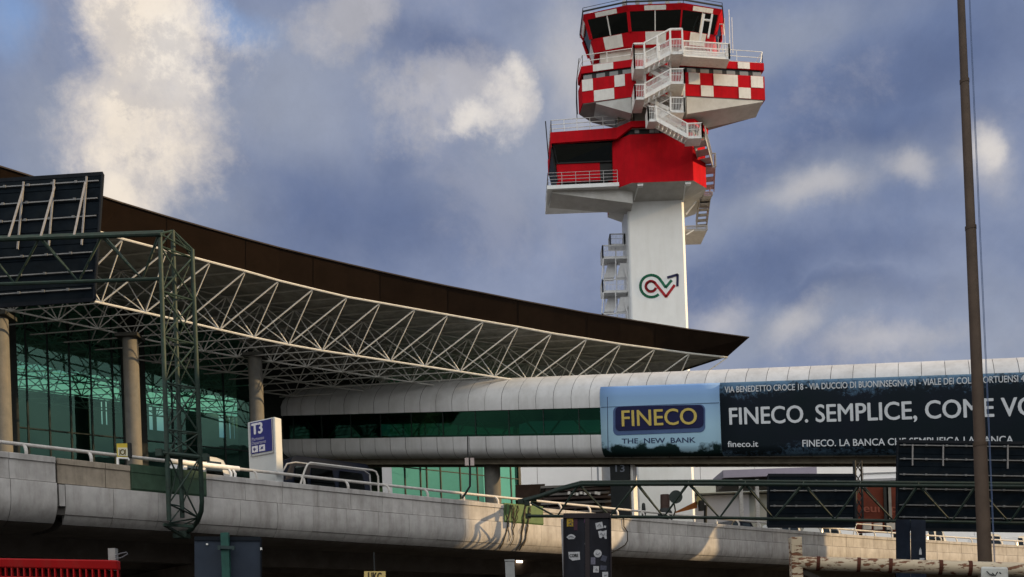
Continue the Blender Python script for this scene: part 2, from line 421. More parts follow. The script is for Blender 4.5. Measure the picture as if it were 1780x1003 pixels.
# end of panel block at the movement joint
jb = MB(); jb.hexa([vp(sbreak + .03, .10, -1.62), vp(sbreak + .22, .10, -1.62), vp(sbreak + .22, -.2, -1.62), vp(sbreak + .03, -.2, -1.62),
                    vp(sbreak + .03, .10, -.9), vp(sbreak + .22, .10, -.9), vp(sbreak + .22, -.2, -.9), vp(sbreak + .03, -.2, -.9)])
jb.build('joint_block', concrete_new, via)
# dark walls of the ground floor behind the road
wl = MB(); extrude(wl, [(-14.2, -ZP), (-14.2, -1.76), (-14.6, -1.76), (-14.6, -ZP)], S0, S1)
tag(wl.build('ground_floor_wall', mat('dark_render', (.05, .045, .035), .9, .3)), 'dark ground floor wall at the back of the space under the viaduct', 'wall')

# ------------------------------------------------------------------ hand rail on the parapet
hr = thing('hand_rail', vp(2, -.3, 0), 'pale tubular hand rail on curved brackets along the parapet of the viaduct', 'railing')
RZ = .40
MB().tube([vp(S0 + (S1 - S0) * i / 60, -.36, RZ) for i in range(61)], .062, 10).build('rail', rail_paint, hr, smooth=True)
br = [(0.0, .0), (.0, .12), (-.04, .24), (-.13, .34), (-.24, .39), (-.34, RZ)]
s = vs(42) + .1 - 2.12 * 7
while s < S1 - 3:
    if s > S0 and not (gboxL[0] - .1 < s < gboxL[1] + .1):
        b = MB(); rings = []
        for i, (n, z) in enumerate(br):
            rings.append([vp(s - .045, n - .06, z), vp(s + .045, n - .06, z), vp(s + .045, n - .12, z - .02), vp(s - .045, n - .12, z - .02)])
        b.loft(rings).build('bracket', rail_paint, hr)
    s += 2.12
# thicker sleeve seen beside the lattice mast
MB().tube([vp(vs(300), -.36, RZ + .005), vp(vs(424), -.36, RZ + .005)], .10, 12).build('sleeve', white_steel, hr, smooth=True)
for xx in (405, 412):
    sx = vs(xx); MB().tube([vp(sx, -.36, RZ), vp(sx + .03, -.30, RZ - .12), vp(sx + .03, -.18, .18), vp(sx, -.15, 0)], .05, 8).build('bracket', white_steel, hr, smooth=True)

def hoop(xa, xb, ztop, label, back=True):
    a, b = vs(xa), vs(xb)
    h = thing('guard_hoop', vp((a + b) / 2, -.12, 0), label, 'guard rail', 'tubular guard hoops on the parapet')
    P = [vp(a, -.12, 0), vp(a + .22, -.12, ztop * .62), vp(a + .36, -.12, ztop * .9), vp(a + .5, -.12, ztop), vp(a * .66 + b * .34, -.12, ztop), vp(a * .33 + b * .67, -.12, ztop), vp(b - .3, -.12, ztop), vp(b - .1, -.12, ztop * .95), vp(b, -.12, ztop * .75), vp(b, -.12, 0)]
    MB().tube(P, .042, 10).build('front_hoop', rail_paint, h, smooth=True)
    if back:
        P = [vp(a - .55, -.6, 0), vp(a - .5, -.6, ztop * .6), vp(a - .3, -.6, ztop * .95), vp(a + .1, -.6, ztop * 1.06), vp(b - .4, -.6, ztop * 1.06), vp(b - .1, -.6, ztop * .9), vp(b - .05, -.6, 0)]
        MB().tube(P, .036, 10).build('rear_hoop', galv, h, smooth=True)
    return h
hoop(525, 661, .93, 'long bent tube guard hoop on the parapet in front of the dark van')
hoop(1486, 1553, .80, 'bent tube guard hoop on the parapet below the red sign', False)

# ================================================================== TERMINAL: roof edge, space frame, columns, glazing
term = thing('terminal_building', (-15, 60, 0), 'glass airport terminal with sweeping dark brown roof edge over a white steel space frame', 'terminal')
cream = mat('cream_paint_steel', (.64, .635, .60), .5, .10, 3)
cream_shaded = mat('cream_paint_shaded', (.44, .435, .41), .5, .12, 3)  # same frame steel, colour darkened to stand for shade deeper under the roof
brown = mat('brown_roof_edge', (.020, .0125, .0085), .8, .16, .8, spec=.08, stain=(.03, .018, .012), stain_amt=.5, streak=True)
ceil_m = mat('ribbed_soffit', (.29, .29, .27), .7, .25, 1.5, stain=(.12, .11, .10), stain_amt=.6)
# bottom line of the fascia: pixel, distance
FB = [(-240, 290, 44), (-120, 325, 46), (0, 355, 48.2), (80, 377, 49.6), (174, 402, 51.3), (213.6, 414, 52.0), (290, 434, 53.4), (365.8, 454, 54.8), (427, 470, 56.0), (485, 486.5, 57.1), (544.6, 501, 58.1), (604, 515, 59.1),
      (661, 525, 60.0), (722, 536, 60.9), (779, 546, 61.8), (841, 557, 62.7), (901, 567, 63.6), (959, 578, 64.5), (1020.6, 587.5, 65.4), (1079, 597, 66.2), (1139, 605, 67.1), (1199, 613, 67.9), (1264.5, 620, 68.8)]
FT = [(-240, 205), (-120, 247), (0, 290), (80, 315), (180, 343), (213.6, 354), (290, 377), (365.8, 398.5), (427, 415.5), (485, 431), (544.6, 445.5), (604, 459.5), (661, 472.5), (722, 486), (779, 498), (841, 510), (901, 522), (959, 533),
      (1020.6, 544.5), (1079, 554), (1139, 563.5), (1199, 573), (1302, 587)]
Tn = [pt(*f) for f in FB]
Tp = [pt(x, y, f[2] - 1.0) for (x, y), f in zip(FT, FB)]
NV = Vector((-.62, .785, 0)).normalized()                      # inwards from the roof edge
fas = MB()
for i in range(len(Tn) - 1): fas.face([Tn[i], Tn[i + 1], Tp[i + 1], Tp[i]])
for i in range(len(Tn) - 1): fas.face([Tp[i], Tp[i + 1], Tp[i + 1] + NV * 26, Tp[i] + NV * 26])
ge = Tn[-1]; fas.face([Tn[-1], Tp[-1], Tp[-1] + NV * 26, Tn[-1] + NV * 26])
fas.build('roof_edge', brown, term)
lip = MB()
for i in range(len(Tp) - 1): lip.bar(Tp[i] + Vector((0, 0, .02)), Tp[i + 1] + Vector((0, 0, .02)), .10, .07)
for i in range(2, len(Tn) - 1, 2):
    MB().bar(Tn[i].lerp(Tp[i], .02) + VN * .008, Tn[i].lerp(Tp[i], .98) + VN * .008, .016, .008).build('sheet_joint', mat('joint_brown', (.013, .009, .0065), .8, .2), term)
lip.build('roof_lip', mat('dark_flashing', (.03, .022, .018), .4, .2), term)
sof = MB()
up = Vector((0, 0, .12))
for i in range(len(Tn) - 1):
    for j in range(13):
        a0 = NV * (2.0 * j); a1 = NV * (2.0 * j + 2.0)
        sof.face([Tn[i] + a0 + up, Tn[i + 1] + a0 + up, Tn[i + 1] + a1 + up, Tn[i] + a1 + up])
sof.build('soffit', ceil_m, term)
sk = MB()
for i in range(len(Tn) - 1):
    sk.face([Tn[i] + up * 2.5, Tn[i + 1] + up * 2.5, Tn[i + 1] + up * 2.5 + NV * 26, Tn[i] + up * 2.5 + NV * 26])
sk.build('soffit_lining', mat('lining_dark', (.03, .028, .025), .9, .2), term)
STEP = Vector((-5.6, 1.5, .28)); DROP = 2.95; NR = 8
rows_t = [[p + STEP * r - Vector((0, 0, .05)) for p in Tn] for r in range(NR)]
rows_b = [[(Tn[i] + Tn[i + 1]) / 2 + STEP * (r + .5) - Vector((0, 0, DROP)) for i in range(len(Tn) - 1)] for r in range(NR - 1)]
for r, row in enumerate(rows_t):
    c = MB(); c.tube(row, .066 if r == 0 else .045, 6); c.build('top_chord', cream if r == 0 else cream_shaded, term, smooth=True)
for r, row in enumerate(rows_b):
    c = MB(); c.tube(row, .066 if r == 0 else .052, 6); c.build('bottom_chord', cream if r < 2 else cream_shaded, term, smooth=True)
def strut(mb, a, b, r=.05): mb.tube([a, b], r, 5)
for r in range(NR - 1):
    w = MB(); w2 = MB()
    for i, b in enumerate(rows_b[r]):
        strut(w, b, rows_t[r][i], .033 if r == 0 else .036); strut(w, b, rows_t[r][i + 1], .046 if r == 0 else .036)
        strut(w2, b, rows_t[r + 1][i], .038); strut(w2, b, rows_t[r + 1][i + 1], .038)
    w.build('web_brace', cream if r < 2 else cream_shaded, term, smooth=True); w2.build('web_brace', cream if r < 2 else cream_shaded, term, smooth=True)
for i in range(len(rows_b[0])):
    tie = MB(); tie.tube([rows_b[r][i] for r in range(NR - 1)], .042, 5); tie.build('bottom_cross_tie', cream_shaded, term, smooth=True)
for i in range(len(Tn)):
    tie = MB(); tie.tube([rows_t[r][i] for r in range(NR)], .045, 5); tie.build('top_cross_tie', cream_shaded, term, smooth=True)

# columns under the roof
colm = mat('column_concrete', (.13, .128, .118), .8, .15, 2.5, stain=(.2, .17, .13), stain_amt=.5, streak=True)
CD = Vector((.78, .625, 0)).normalized()
cpos = [pt(4, 690, 53.3), pt(231, 720, 57.5), pt(446, 700, 62.0)]
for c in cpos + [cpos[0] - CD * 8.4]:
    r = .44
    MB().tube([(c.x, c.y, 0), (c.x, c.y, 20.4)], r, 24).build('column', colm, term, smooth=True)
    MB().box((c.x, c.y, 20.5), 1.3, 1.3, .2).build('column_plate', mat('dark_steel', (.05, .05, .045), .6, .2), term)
# glazed front, between dark piers
dkfr = mat('dark_mullion', (.012, .020, .018), .5, .2)
gl = glass('green_glass', (.27, .58, .46), .10, .015, (.27, .55, .46))
gl_b = glass('green_glass_bright', (.30, .80, .52), .06, .02, (.3, .75, .5))
G0 = pt(228, 720, 62.5); GU = CD; GN = Vector((GU.y, -GU.x, 0))
def gp(s, n, z): return Vector((G0.x, G0.y, 0)) + GU * s + GN * n + Vector((0, 0, z))
def gs(x, y=740): p = hit(x, y, G0, GN); return (p - Vector((G0.x, G0.y, p.z))).dot(GU)
ZD = ZP - 1.0; ZG = 24.0
bays = [(-230, -15), (33, 214), (255, 434), (678, 897)]
def zline(y, x=120): return hit(x, y, G0, GN).z
for (xa, xb), ms in zip(bays, ([-180, -130, -80, -40], [49, 86.6, 124, 160.6, 198], [300, 345, 390], [700, 727, 738, 762, 796, 826, 884])):
    a, b = gs(xa), gs(xb)
    zt = ZG
    pane = MB().face([gp(a, 0, ZD), gp(b, 0, ZD), gp(b, 0, zt), gp(a, 0, zt)])
    g = pane.build('glazing', gl if xb < 600 else gl_b, term)
    mm = MB()
    for x in ms: s = gs(x); mm.bar(gp(s, .05, ZD), gp(s, .05, zt), .09, .12, up=GN)
    for z in (zline(752),): mm.bar(gp(a, .04, z), gp(b, .04, z), .08, .07)
    mm.build('mullion', dkfr, g)
pier = MB()
for xa, xb in ((-15, 33), (214, 255), (434, 678)):
    a, b = gs(xa), gs(xb); dn = -1.5 if xb > 600 else 0
    pier.loft([[gp(a, .1 + dn, 0), gp(b, .1 + dn, 0), gp(b, -.5 + dn, 0), gp(a, -.5 + dn, 0)], [gp(a, .1 + dn, ZG), gp(b, .1 + dn, ZG), gp(b, -.5 + dn, ZG), gp(a, -.5 + dn, ZG)]]); pier.build('dark_pier', mat('dark_cladding', (.018, .022, .020), .6, .25), term); pier = MB()
a, b = gs(897), gs(901); MB().loft([[gp(a, .1, 0), gp(b, .1, 0), gp(b, -.4, 0), gp(a, -.4, 0)], [gp(a, .1, ZG), gp(b, .1, ZG), gp(b, -.4, ZG), gp(a, -.4, ZG)]]).build('corner_post', dkfr, term)
lowwall = MB(); a, b = gs(-230), gs(897); lowwall.loft([[gp(a, .02, 0), gp(b, .02, 0), gp(b, -.3, 0), gp(a, -.3, 0)], [gp(a, .02, ZD), gp(b, .02, ZD), gp(b, -.3, ZD), gp(a, -.3, ZD)]])
lowwall.build('base_wall', mat('dark_cladding', ()), term)
# inside: floors, back wall with a clerestory, lit openings
inm = mat('interior_wall', (.05, .07, .065), .8, .3, .5); infl = mat('interior_floor', (.10, .10, .09), .5, .15, .8)
BK = -15.5
a0, a1 = gs(-230) - 3, gs(600)
MB().loft([[gp(a0, -.6, ZD - .4), gp(a1 + 24, -.6, ZD - .4), gp(a1 + 24, BK, ZD - .4), gp(a0, BK, ZD - .4)], [gp(a0, -.6, ZD), gp(a1 + 24, -.6, ZD), gp(a1 + 24, BK, ZD), gp(a0, BK, ZD)]]).build('floor', infl, term)
zc0, zc1 = pt(120, 683, 74).z, pt(120, 615, 74).z
bw = MB()
def bslab(s0, s1, z0, z1): bw.loft([[gp(s0, BK, z0), gp(s1, BK, z0), gp(s1, BK - .3, z0), gp(s0, BK - .3, z0)], [gp(s0, BK, z1), gp(s1, BK, z1), gp(s1, BK - .3, z1), gp(s0, BK - .3, z1)]])
def bsx(x, y): p = hit(x, y, gp(0, BK, 0), GN); return (p - gp(0, BK, p.z)).dot(GU)
ops = sorted([(bsx(259, 720), bsx(267, 720)), (bsx(272, 720), bsx(286, 720)), (bsx(380, 720), bsx(393, 720)), (bsx(398, 720), bsx(402, 720)), (bsx(406, 720), bsx(409, 720)), (bsx(176, 720), bsx(180, 720)), (bsx(184, 720), bsx(188, 720))])
zo0, zo1 = pt(300, 742, 78).z, pt(300, 700, 78).z
bslab(a0, a1, ZD, zo0); bslab(a0, a1, zo1, zc0)
e = a0
for q0, q1 in ops: bslab(e, q0, zo0, zo1); e = q1
bslab(e, a1, zo0, zo1)
bw.build('rear_wall', inm, term)
MB().face([gp(a0, BK - .1, zc0), gp(a1, BK - .1, zc0), gp(a1, BK - .1, zc1 + 2), gp(a0, BK - .1, zc1 + 2)]).build('rear_glazing', glass('rear_glass', (.70, .95, .80), .04), term)
itr = MB()
zb_, zt_ = zc0 + .8, zc1 + .6
for n in (-5, -12):
    pr = []; 
    for i in range(25):
        s = a0 + i * (a1 - a0) / 24.0
        pr.append((gp(s, n, zb_ - .45 * math.sin(s * .33)), gp(s + .9, n, zt_ - .3)))
    itr.tube([p[0] for p in pr], .08, 5); itr.tube([p[1] for p in pr], .08, 5)
    for i in range(24): strut(itr, pr[i][0], pr[i][1], .05); strut(itr, pr[i][1], pr[i + 1][0], .05)
itr.build('inner_truss', dkfr, term)

# ================================================================== FOOTBRIDGE (tube) AND ITS BANNER
BA, BB = pt(515, 722, 70.0), pt(1780, 689, 51.8)               # top line of the window strip
BD3 = (BB - BA); BLh = math.hypot(BD3.x, BD3.y)
BU = Vector((BD3.x, BD3.y, 0)).normalized(); BSL = BD3.z / BLh
BN = Vector((BU.y, -BU.x, 0))
def bp(s, n, z): return Vector((BA.x, BA.y, BA.z)) + BU * s + BN * n + Vector((0, 0, z + BSL * s))
def bs(x, y=740, off=0):
    p = hit(x, y, BA + BN * off, BN); return (p - BA).dot(BU)
def bz(x, y, off=0):                                           # (s, z) on the bridge front plane of a pixel
    p = hit(x, y, BA + BN * off, BN); s = (p - BA).dot(BU); return s, p.z - BA.z - BSL * s
brg = thing('footbridge', (BA.x, BA.y, 0), 'pale panelled tube footbridge with a green window strip crossing above the viaduct', 'footbridge')
clad = mat('bridge_cladding', (.52, .525, .53), .5, .09, 1.0, stain=(.28, .27, .25), stain_amt=.45, streak=True, isl=.06)
B0, B1 = bs(452), bs(1780) + 26
up_prof = [(-2.75, 2.2), (-2.4, 2.58), (-1.9, 2.55), (-1.15, 2.12), (-.55, 1.62), (-.16, 1.12), (0, .66), (0, 0), (-.14, 0)]
lo_prof = [(-.14, -1.70), (0, -1.70), (0, -2.45), (-.10, -2.73), (-.36, -2.92), (-.8, -3.0), (-1.2, -3.0)]
def bex(mb, prof, a, b, dn=0, m=0, cap=True):
    mb.loft([[bp(a, n + dn, z) for n, z in prof], [bp(b, n + dn, z) for n, z in prof]], closed=False, cap=False, m=m)
ub, lb = MB(), MB()
s = B0; i = 0
while s < B1:
    e = min(s + 1.2, B1); j = rnd.uniform(-.012, .012)
    bex(ub, up_prof, s + .013, e - .013, j); bex(lb, lo_prof, s + .016, e - .016, -j); s = e
ub.build('upper_cladding', clad, brg, smooth=True); lb.build('lower_cladding', clad, brg, smooth=True)
bk = MB(); bex(bk, [(-2.7, 2.15), (-2.4, 2.5), (-1.9, 2.47), (-.6, 1.5), (-.22, 1.0), (-.07, .6), (-.07, .03), (-.3, .03)], B0 + .01, B1); bex(bk, [(-.3, -1.73), (-.07, -1.73), (-.07, -2.42), (-.4, -2.86), (-1.2, -2.93)], B0 + .01, B1)
bk.build('joint_backing', mat('joint_dark', ()), brg)
wn = MB().face([bp(B0 + .4, -.12, -1.72), bp(B1, -.12, -1.72), bp(B1, -.12, .02), bp(B0 + .4, -.12, .02)])
win = wn.build('window_strip', glass('bridge_glass', (.05, .26, .15), .03, .03, (.12, .42, .28)), brg)
s = B0 + .45
while s < bs(1045): MB().bar(bp(s, -.10, -1.7), bp(s, -.10, 0), .05, .05, up=BN).build('mullion', dkfr, win); s += 2.4
ins = MB()
bex(ins, [(-.5, -1.9), (-2.75, -1.9)], B0, B1); bex(ins, [(-2.75, -3.2), (-2.75, -1.0)], B0, B1); bex(ins, [(-2.75, -.2), (-2.75, 2.2)], B0, B1); bex(ins, [(-.3, .3), (-2.72, .3)], B0, B1)
rgz = MB(); bex(rgz, [(-2.70, -1.0), (-2.70, -.2)], B0, B1); rgz.build('rear_window', glass('bridge_rear_glass', (.10, .22, .15), .03), brg)
ins.build('interior_lining', mat('bridge_interior', (.07, .13, .10), .7, .3, .7), brg)
rb = MB(); k = 0
s = B0 + 1
while s < B1: rb.bar(bp(s, -1.7, -1.8), bp(s + 1.7, -1.7, .2), .10); rb.bar(bp(s + 1.7, -1.7, .2), bp(s + 3.4, -1.7, -1.8), .10); s += 3.4
rb.build('inner_brace', mat('brace_green', (.16, .22, .19), .5, .2), brg)
endb = MB(); pr = [(-2.7, 2.2), (-1.9, 2.5), (-.55, 1.6), (-.14, 1.1), (0, .6), (0, -2.45), (-.36, -2.92), (-1.2, -3.0), (-2.7, -3.0)]
endb.face([bp(B0, n, z) for n, z in pr]); endb.build('end_wall', clad, brg)
un = MB()
und = mat('underside_steel', (.13, .115, .085), .8, .3, 2, stain=(.06, .045, .03), stain_amt=.5)
bex(un, [(-1.0, -3.02), (-2.5, -3.02)], B0, B1)
for n in (-.95, -2.0): bex(un, [(n + .12, -3.0), (n + .12, -3.07), (n, -3.07), (n, -3.32), (n + .12, -3.32), (n + .12, -3.39), (n - .16, -3.39), (n - .16, -3.0)], B0, B1)
s = B0 + 1
while s < B1: un.bar(bp(s, -1.0, -3.2), bp(s, -2.0, -3.2), .12, .25); s += 2.4
un.build('underside_girder', und, brg)
# supports
p = pt(1082, 850, 62.2); cd = MB().box((p.x, p.y, 6.38), 1.25, 1.0, 12.76, math.atan2(BU.y, BU.x))
dkp = cd.build('support_pier', mat('dark_pier_paint', (.008, .011, .012), .5, .3, 2), brg)
p2 = pt(1106, 850, 61.95); MB().box((p2.x - .12, p2.y + .1, 6.38), .16, .9, 12.76, math.atan2(BU.y, BU.x)).build('pier_edge', white_steel, dkp)
nrm = -Vector((math.sin(math.atan2(BU.y, BU.x)) * -1, math.cos(math.atan2(BU.y, BU.x)), 0))
q0 = hit(1070, 820, Vector((p.x, p.y, 0)) + nrm * .505, nrm); q1 = hit(1086, 820, Vector((p.x, p.y, 0)) + nrm * .505, nrm)
text('pier_number', '13', q0, q1, (0, 0, 1), .42, mat('dim_lettering', (.16, .18, .22), .6, .1), dkp, nrm, .01)
p = pt(856, 830, 66.2); MB().tube([(p.x, p.y, 0), (p.x, p.y, bp(bs(856), -1.4, -3.05).z)], .55, 24).build('support_column', colm, brg, smooth=True)
for xx in (1330, 1530): 
    p = bp(bs(1780) + (8 if xx == 1330 else 22), -1.4, 0); MB().tube([(p.x, p.y, 0), (p.x, p.y, p.z - 3.1)], .55, 20).build('support_column', colm, brg, smooth=True)

# banner wrapped over the tube
def art_sky():
    m = bpy.data.materials.new('banner_sky_print'); m.use_nodes = True; nt = m.node_tree; N = nt.nodes; L = nt.links; p = N['Principled BSDF']; p.inputs['Roughness'].default_value = .8; p.inputs['Specular IOR Level'].default_value = .08
    uv = N.new('ShaderNodeUVMap'); sp = N.new('ShaderNodeSeparateXYZ'); L.new(uv.outputs[0], sp.inputs[0])
    nz = N.new('ShaderNodeTexNoise'); nz.inputs['Scale'].default_value = 3.2; nz.inputs['Detail'].default_value = 9; nz.inputs['Roughness'].default_value = .62; L.new(uv.outputs[0], nz.inputs['Vector'])
    bg = N.new('ShaderNodeTexNoise'); bg.inputs['Scale'].default_value = .7; bg.inputs['Detail'].default_value = 1; L.new(uv.outputs[0], bg.inputs['Vector'])
    rp = N.new('ShaderNodeValToRGB'); e = rp.color_ramp.elements
    e[0].position = 0; e[0].color = (.30, .47, .58, 1); e[1].position = 1; e[1].color = (.16, .28, .52, 1)
    k = rp.color_ramp.elements.new(.45); k.color = (.33, .52, .66, 1)
    mr = N.new('ShaderNodeMapRange'); mr.inputs[1].default_value = 0; mr.inputs[2].default_value = 4.6; L.new(sp.outputs[1], mr.inputs[0]); L.new(mr.outputs[0], rp.inputs[0])
    # tree line printed along the bottom
    a = N.new('ShaderNodeMath'); a.operation = 'MULTIPLY_ADD'; a.inputs[1].default_value = 2.4; a.inputs[2].default_value = -1.62; L.new(bg.outputs[0], a.inputs[0])
    b = N.new('ShaderNodeMath'); b.operation = 'MULTIPLY_ADD'; b.inputs[1].default_value = .8; L.new(nz.outputs[0], b.inputs[0]); L.new(a.outputs[0], b.inputs[2])
    c = N.new('ShaderNodeMath'); c.operation = 'SUBTRACT'; L.new(sp.outputs[1], c.inputs[0]); L.new(b.outputs[0], c.inputs[1])
    r = N.new('ShaderNodeMapRange'); r.inputs[1].default_value = .98; r.inputs[2].default_value = .74; L.new(c.outputs[0], r.inputs[0])
    mx = N.new('ShaderNodeMix'); mx.data_type = 'RGBA'; L.new(r.outputs[0], mx.inputs[0]); L.new(rp.outputs[0], mx.inputs[6]); mx.inputs[7].default_value = (.008, .022, .022, 1)
    L.new(mx.outputs[2], p.inputs['Base Color']); return m
def art_dark():
    m = bpy.data.materials.new('banner_tree_print'); m.use_nodes = True; nt = m.node_tree; N = nt.nodes; L = nt.links; p = N['Principled BSDF']; p.inputs['Roughness'].default_value = .8; p.inputs['Specular IOR Level'].default_value = .08
    uv = N.new('ShaderNodeUVMap'); sp = N.new('ShaderNodeSeparateXYZ'); L.new(uv.outputs[0], sp.inputs[0])
    nz = N.new('ShaderNodeTexNoise'); nz.inputs['Scale'].default_value = 3.4; nz.inputs['Detail'].default_value = 10; nz.inputs['Roughness'].default_value = .78; L.new(uv.outputs[0], nz.inputs['Vector'])
    bg = N.new('ShaderNodeTexNoise'); bg.inputs['Scale'].default_value = .33; bg.inputs['Detail'].default_value = 3; L.new(uv.outputs[0], bg.inputs['Vector'])
    # sky shows through the printed leaves near the top and the bottom edges of the picture
    d = N.new('ShaderNodeMath'); d.operation = 'SUBTRACT'; d.inputs[1].default_value = 2.35; L.new(sp.outputs[1], d.inputs[0])
    ab = N.new('ShaderNodeMath'); ab.operation = 'ABSOLUTE'; L.new(d.outputs[0], ab.inputs[0])
    e = N.new('ShaderNodeMapRange'); e.inputs[1].default_value = .7; e.inputs[2].default_value = 2.3; e.inputs[3].default_value = -.30; e.inputs[4].default_value = .10; L.new(ab.outputs[0], e.inputs[0])
    s1 = N.new('ShaderNodeMath'); s1.operation = 'ADD'; L.new(nz.outputs[0], s1.inputs[0]); L.new(e.outputs[0], s1.inputs[1])
    s2 = N.new('ShaderNodeMath'); s2.operation = 'MULTIPLY_ADD'; s2.inputs[1].default_value = .55; L.new(bg.outputs[0], s2.inputs[0]); L.new(s1.outputs[0], s2.inputs[2])
    r = N.new('ShaderNodeMapRange'); r.inputs[1].default_value = .72; r.inputs[2].default_value = .90; L.new(s2.outputs[0], r.inputs[0])
    dm = N.new('ShaderNodeMix'); dm.data_type = 'RGBA'; L.new(bg.outputs[0], dm.inputs[0]); dm.inputs[6].default_value = (.006, .014, .014, 1); dm.inputs[7].default_value = (.012, .014, .026, 1)
    mx = N.new('ShaderNodeMix'); mx.data_type = 'RGBA'; L.new(r.outputs[0], mx.inputs[0]); L.new(dm.outputs[2], mx.inputs[6]); mx.inputs[7].default_value = (.075, .14, .22, 1)
    L.new(mx.outputs[2], p.inputs['Base Color']); return m
ban = thing('advertising_banner', bp(bs(1400), .1, -1), 'huge printed bank banner wrapped round the footbridge, sky blue on the left, dark further on', 'banner')
SB0, SB1, SB2 = bs(1045), bs(1253), bs(1780) + 12
ban_prof = [(-.19, 1.32), (-.08, 1.17), (.03, .88), (.065, .62), (.065, .3), (.06, -2.42), (-.02, -2.68), (-.27, -2.91), (-.55, -3.0)]
def banner(name, a, b, m):
    L_ = [0]
    for (n0, z0), (n1, z1) in zip(ban_prof, ban_prof[1:]): L_.append(L_[-1] + math.hypot(n1 - n0, z1 - z0))
    T_ = L_[-1]; mb = MB(); uvs = []
    nseg = max(1, int((b - a) / 1.2))
    for i in range(nseg):
        s0, s1 = a + (b - a) * i / nseg, a + (b - a) * (i + 1) / nseg
        for k in range(len(ban_prof) - 1):
            mb.face([bp(s0, *ban_prof[k]), bp(s1, *ban_prof[k]), bp(s1, *ban_prof[k + 1]), bp(s0, *ban_prof[k + 1])])
            uvs += [(s0, T_ - L_[k]), (s1, T_ - L_[k]), (s1, T_ - L_[k + 1]), (s0, T_ - L_[k + 1])]
    me = bpy.data.meshes.new(name); me.from_pydata([tuple(v) for v in mb.v], [], mb.f); me.materials.append(m)
    ul = me.uv_layers.new(name='UVMap')
    for q, w in zip(ul.data, uvs): q.uv = w
    bm = bmesh.new(); bm.from_mesh(me); bmesh.ops.remove_doubles(bm, verts=bm.verts, dist=.001); bmesh.ops.recalc_face_normals(bm, faces=bm.faces)
    for f in bm.faces: f.smooth = True
    bm.to_mesh(me); bm.free()
    o = bpy.data.objects.new(name, me); COL.objects.link(o); md = o.modifiers.new('thick', 'SOLIDIFY'); md.thickness = .02; md.offset = 0
    return kid(o, ban)
skyp = banner('sky_sheet', SB0, SB1, art_sky()); darkp = banner('tree_sheet', SB1 + .01, SB2, art_dark())
OFF = .075
def bpix(x, y, off=OFF): return hit(x, y, BA + BN * off, BN)
ZUP = Vector((0, 0, 1))
white_l = mat('white_lettering', (.52, .55, .58), .5, .08, 3); yel_l = mat('yellow_lettering', (.46, .36, .09), .5, .1, 3); navy_l = mat('navy_lettering', (.02, .035, .09), .5, .1, 3)
def btext(name, body, x0, y0, x1, y1, hpx, m, parent, bold=0.0, off=OFF):
    p0, p1 = bpix(x0, y0, off), bpix(x1, y1, off)
    h = (bpix(x0, y0 - hpx, off) - p0).z
    return text(name, body, p0, p1, ZUP, h, m, parent, BN, bold)
# blue plate with rounded corners
def plate(x0, x1, yt0, yb0, yt1, yb1, rad, m, name, parent, off, th=.03):
    A, B_, C_, D_ = bpix(x0, yb0, off), bpix(x1, yb1, off), bpix(x1, yt1, off), bpix(x0, yt0, off)
    pts = []
    for P, Q, S_ in ((A, B_, D_), (B_, C_, A), (C_, D_, B_), (D_, A, C_)):
        e1 = (Q - P).normalized() * rad; e2 = (S_ - P).normalized() * rad
        for a in range(0, 91, 15):
            t = R(a); pts.append(P + e1 + e2 - e2 * math.sin(t) * 1.0 - e1 * math.cos(t))
    return MB().loft([[q for q in pts], [q + BN * th for q in pts]]).build(name, m, parent)
plate(1066, 1226, 707, 757, 703, 751, .32, mat('plate_edge_blue', (.05, .09, .20), .4, .1), 'name_plate_edge', skyp, .065)
plate(1070, 1223, 707, 749, 704, 743, .28, mat('plate_navy', (.008, .010, .05), .7, .15), 'name_plate', skyp, .10)
btext('plate_lettering', 'FINECO', 1081, 741, 1212, 737, 27, yel_l, skyp, .012, .15)
btext('slogan_lettering', 'THE  NEW  BANK', 1081, 771, 1209, 769, 8.5, navy_l, skyp, .015)
btext('headline_lettering', 'FINECO. SEMPLICE, COME VOI.', 1268, 738, 1826, 721, 28.5, white_l, darkp, .018)
btext('address_lettering', 'VIA BENEDETTO CROCE 18 - VIA DUCCIO DI BUONINSEGNA 91 - VIALE DEI COLLI PORTUENSI 44', 1260, 682.5, 1788, 663, 10.2, white_l, darkp, .012)
btext('web_lettering', 'fineco.it', 1265, 777, 1318, 776.5, 10, white_l, darkp, .01)
btext('claim_lettering', 'FINECO. LA BANCA CHE SEMPLIFICA LA BANCA.', 1395, 776.5, 1765, 770, 11.5, white_l, darkp, .012)
seam = MB(); 
seam.bar(bpix(1056, 690, .07), bpix(1057, 782, .07), .05, .02); seam.bar(bpix(1045, 708, .07), bpix(1250, 700, .07), .05, .02); seam.build('sheet_seam', navy_l, skyp)

# ================================================================== CONTROL TOWER
tw = thing('control_tower', (14.8, 90, 0), 'tall white airport control tower with red and white checkered cabin and outside stairs', 'control tower')
tw_w = mat('tower_white', (.76, .785, .785), .6, .04, .7, stain=(.55, .555, .53), stain_amt=.4, streak=True, bump=.12)
tw_r = mat('tower_red', (.46, .009, .016), .75, .10, 1.5, stain=(.22, .012, .014), stain_amt=.55, streak=True, spec=.02)
tw_p = mat('tower_panel_white', (.70, .69, .65), .6, .08, 2, stain=(.45, .43, .39), stain_amt=.45, streak=True)
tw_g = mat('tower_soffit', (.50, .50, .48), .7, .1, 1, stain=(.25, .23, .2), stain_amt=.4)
dark_gl = glass('dark_glass', (.05, .075, .075), .05, .02, (.55, .65, .65))
tw_d = mat('tower_dark', (.02, .022, .022), .6, .2)
def zt(x, y, d): return pt(x, y, d).z
def xy(x, d, y=300): p = pt(x, y, d); return (p.x, p.y)
XL, XR = pt(1094, 450, 88).x, pt(1193, 450, 88).x
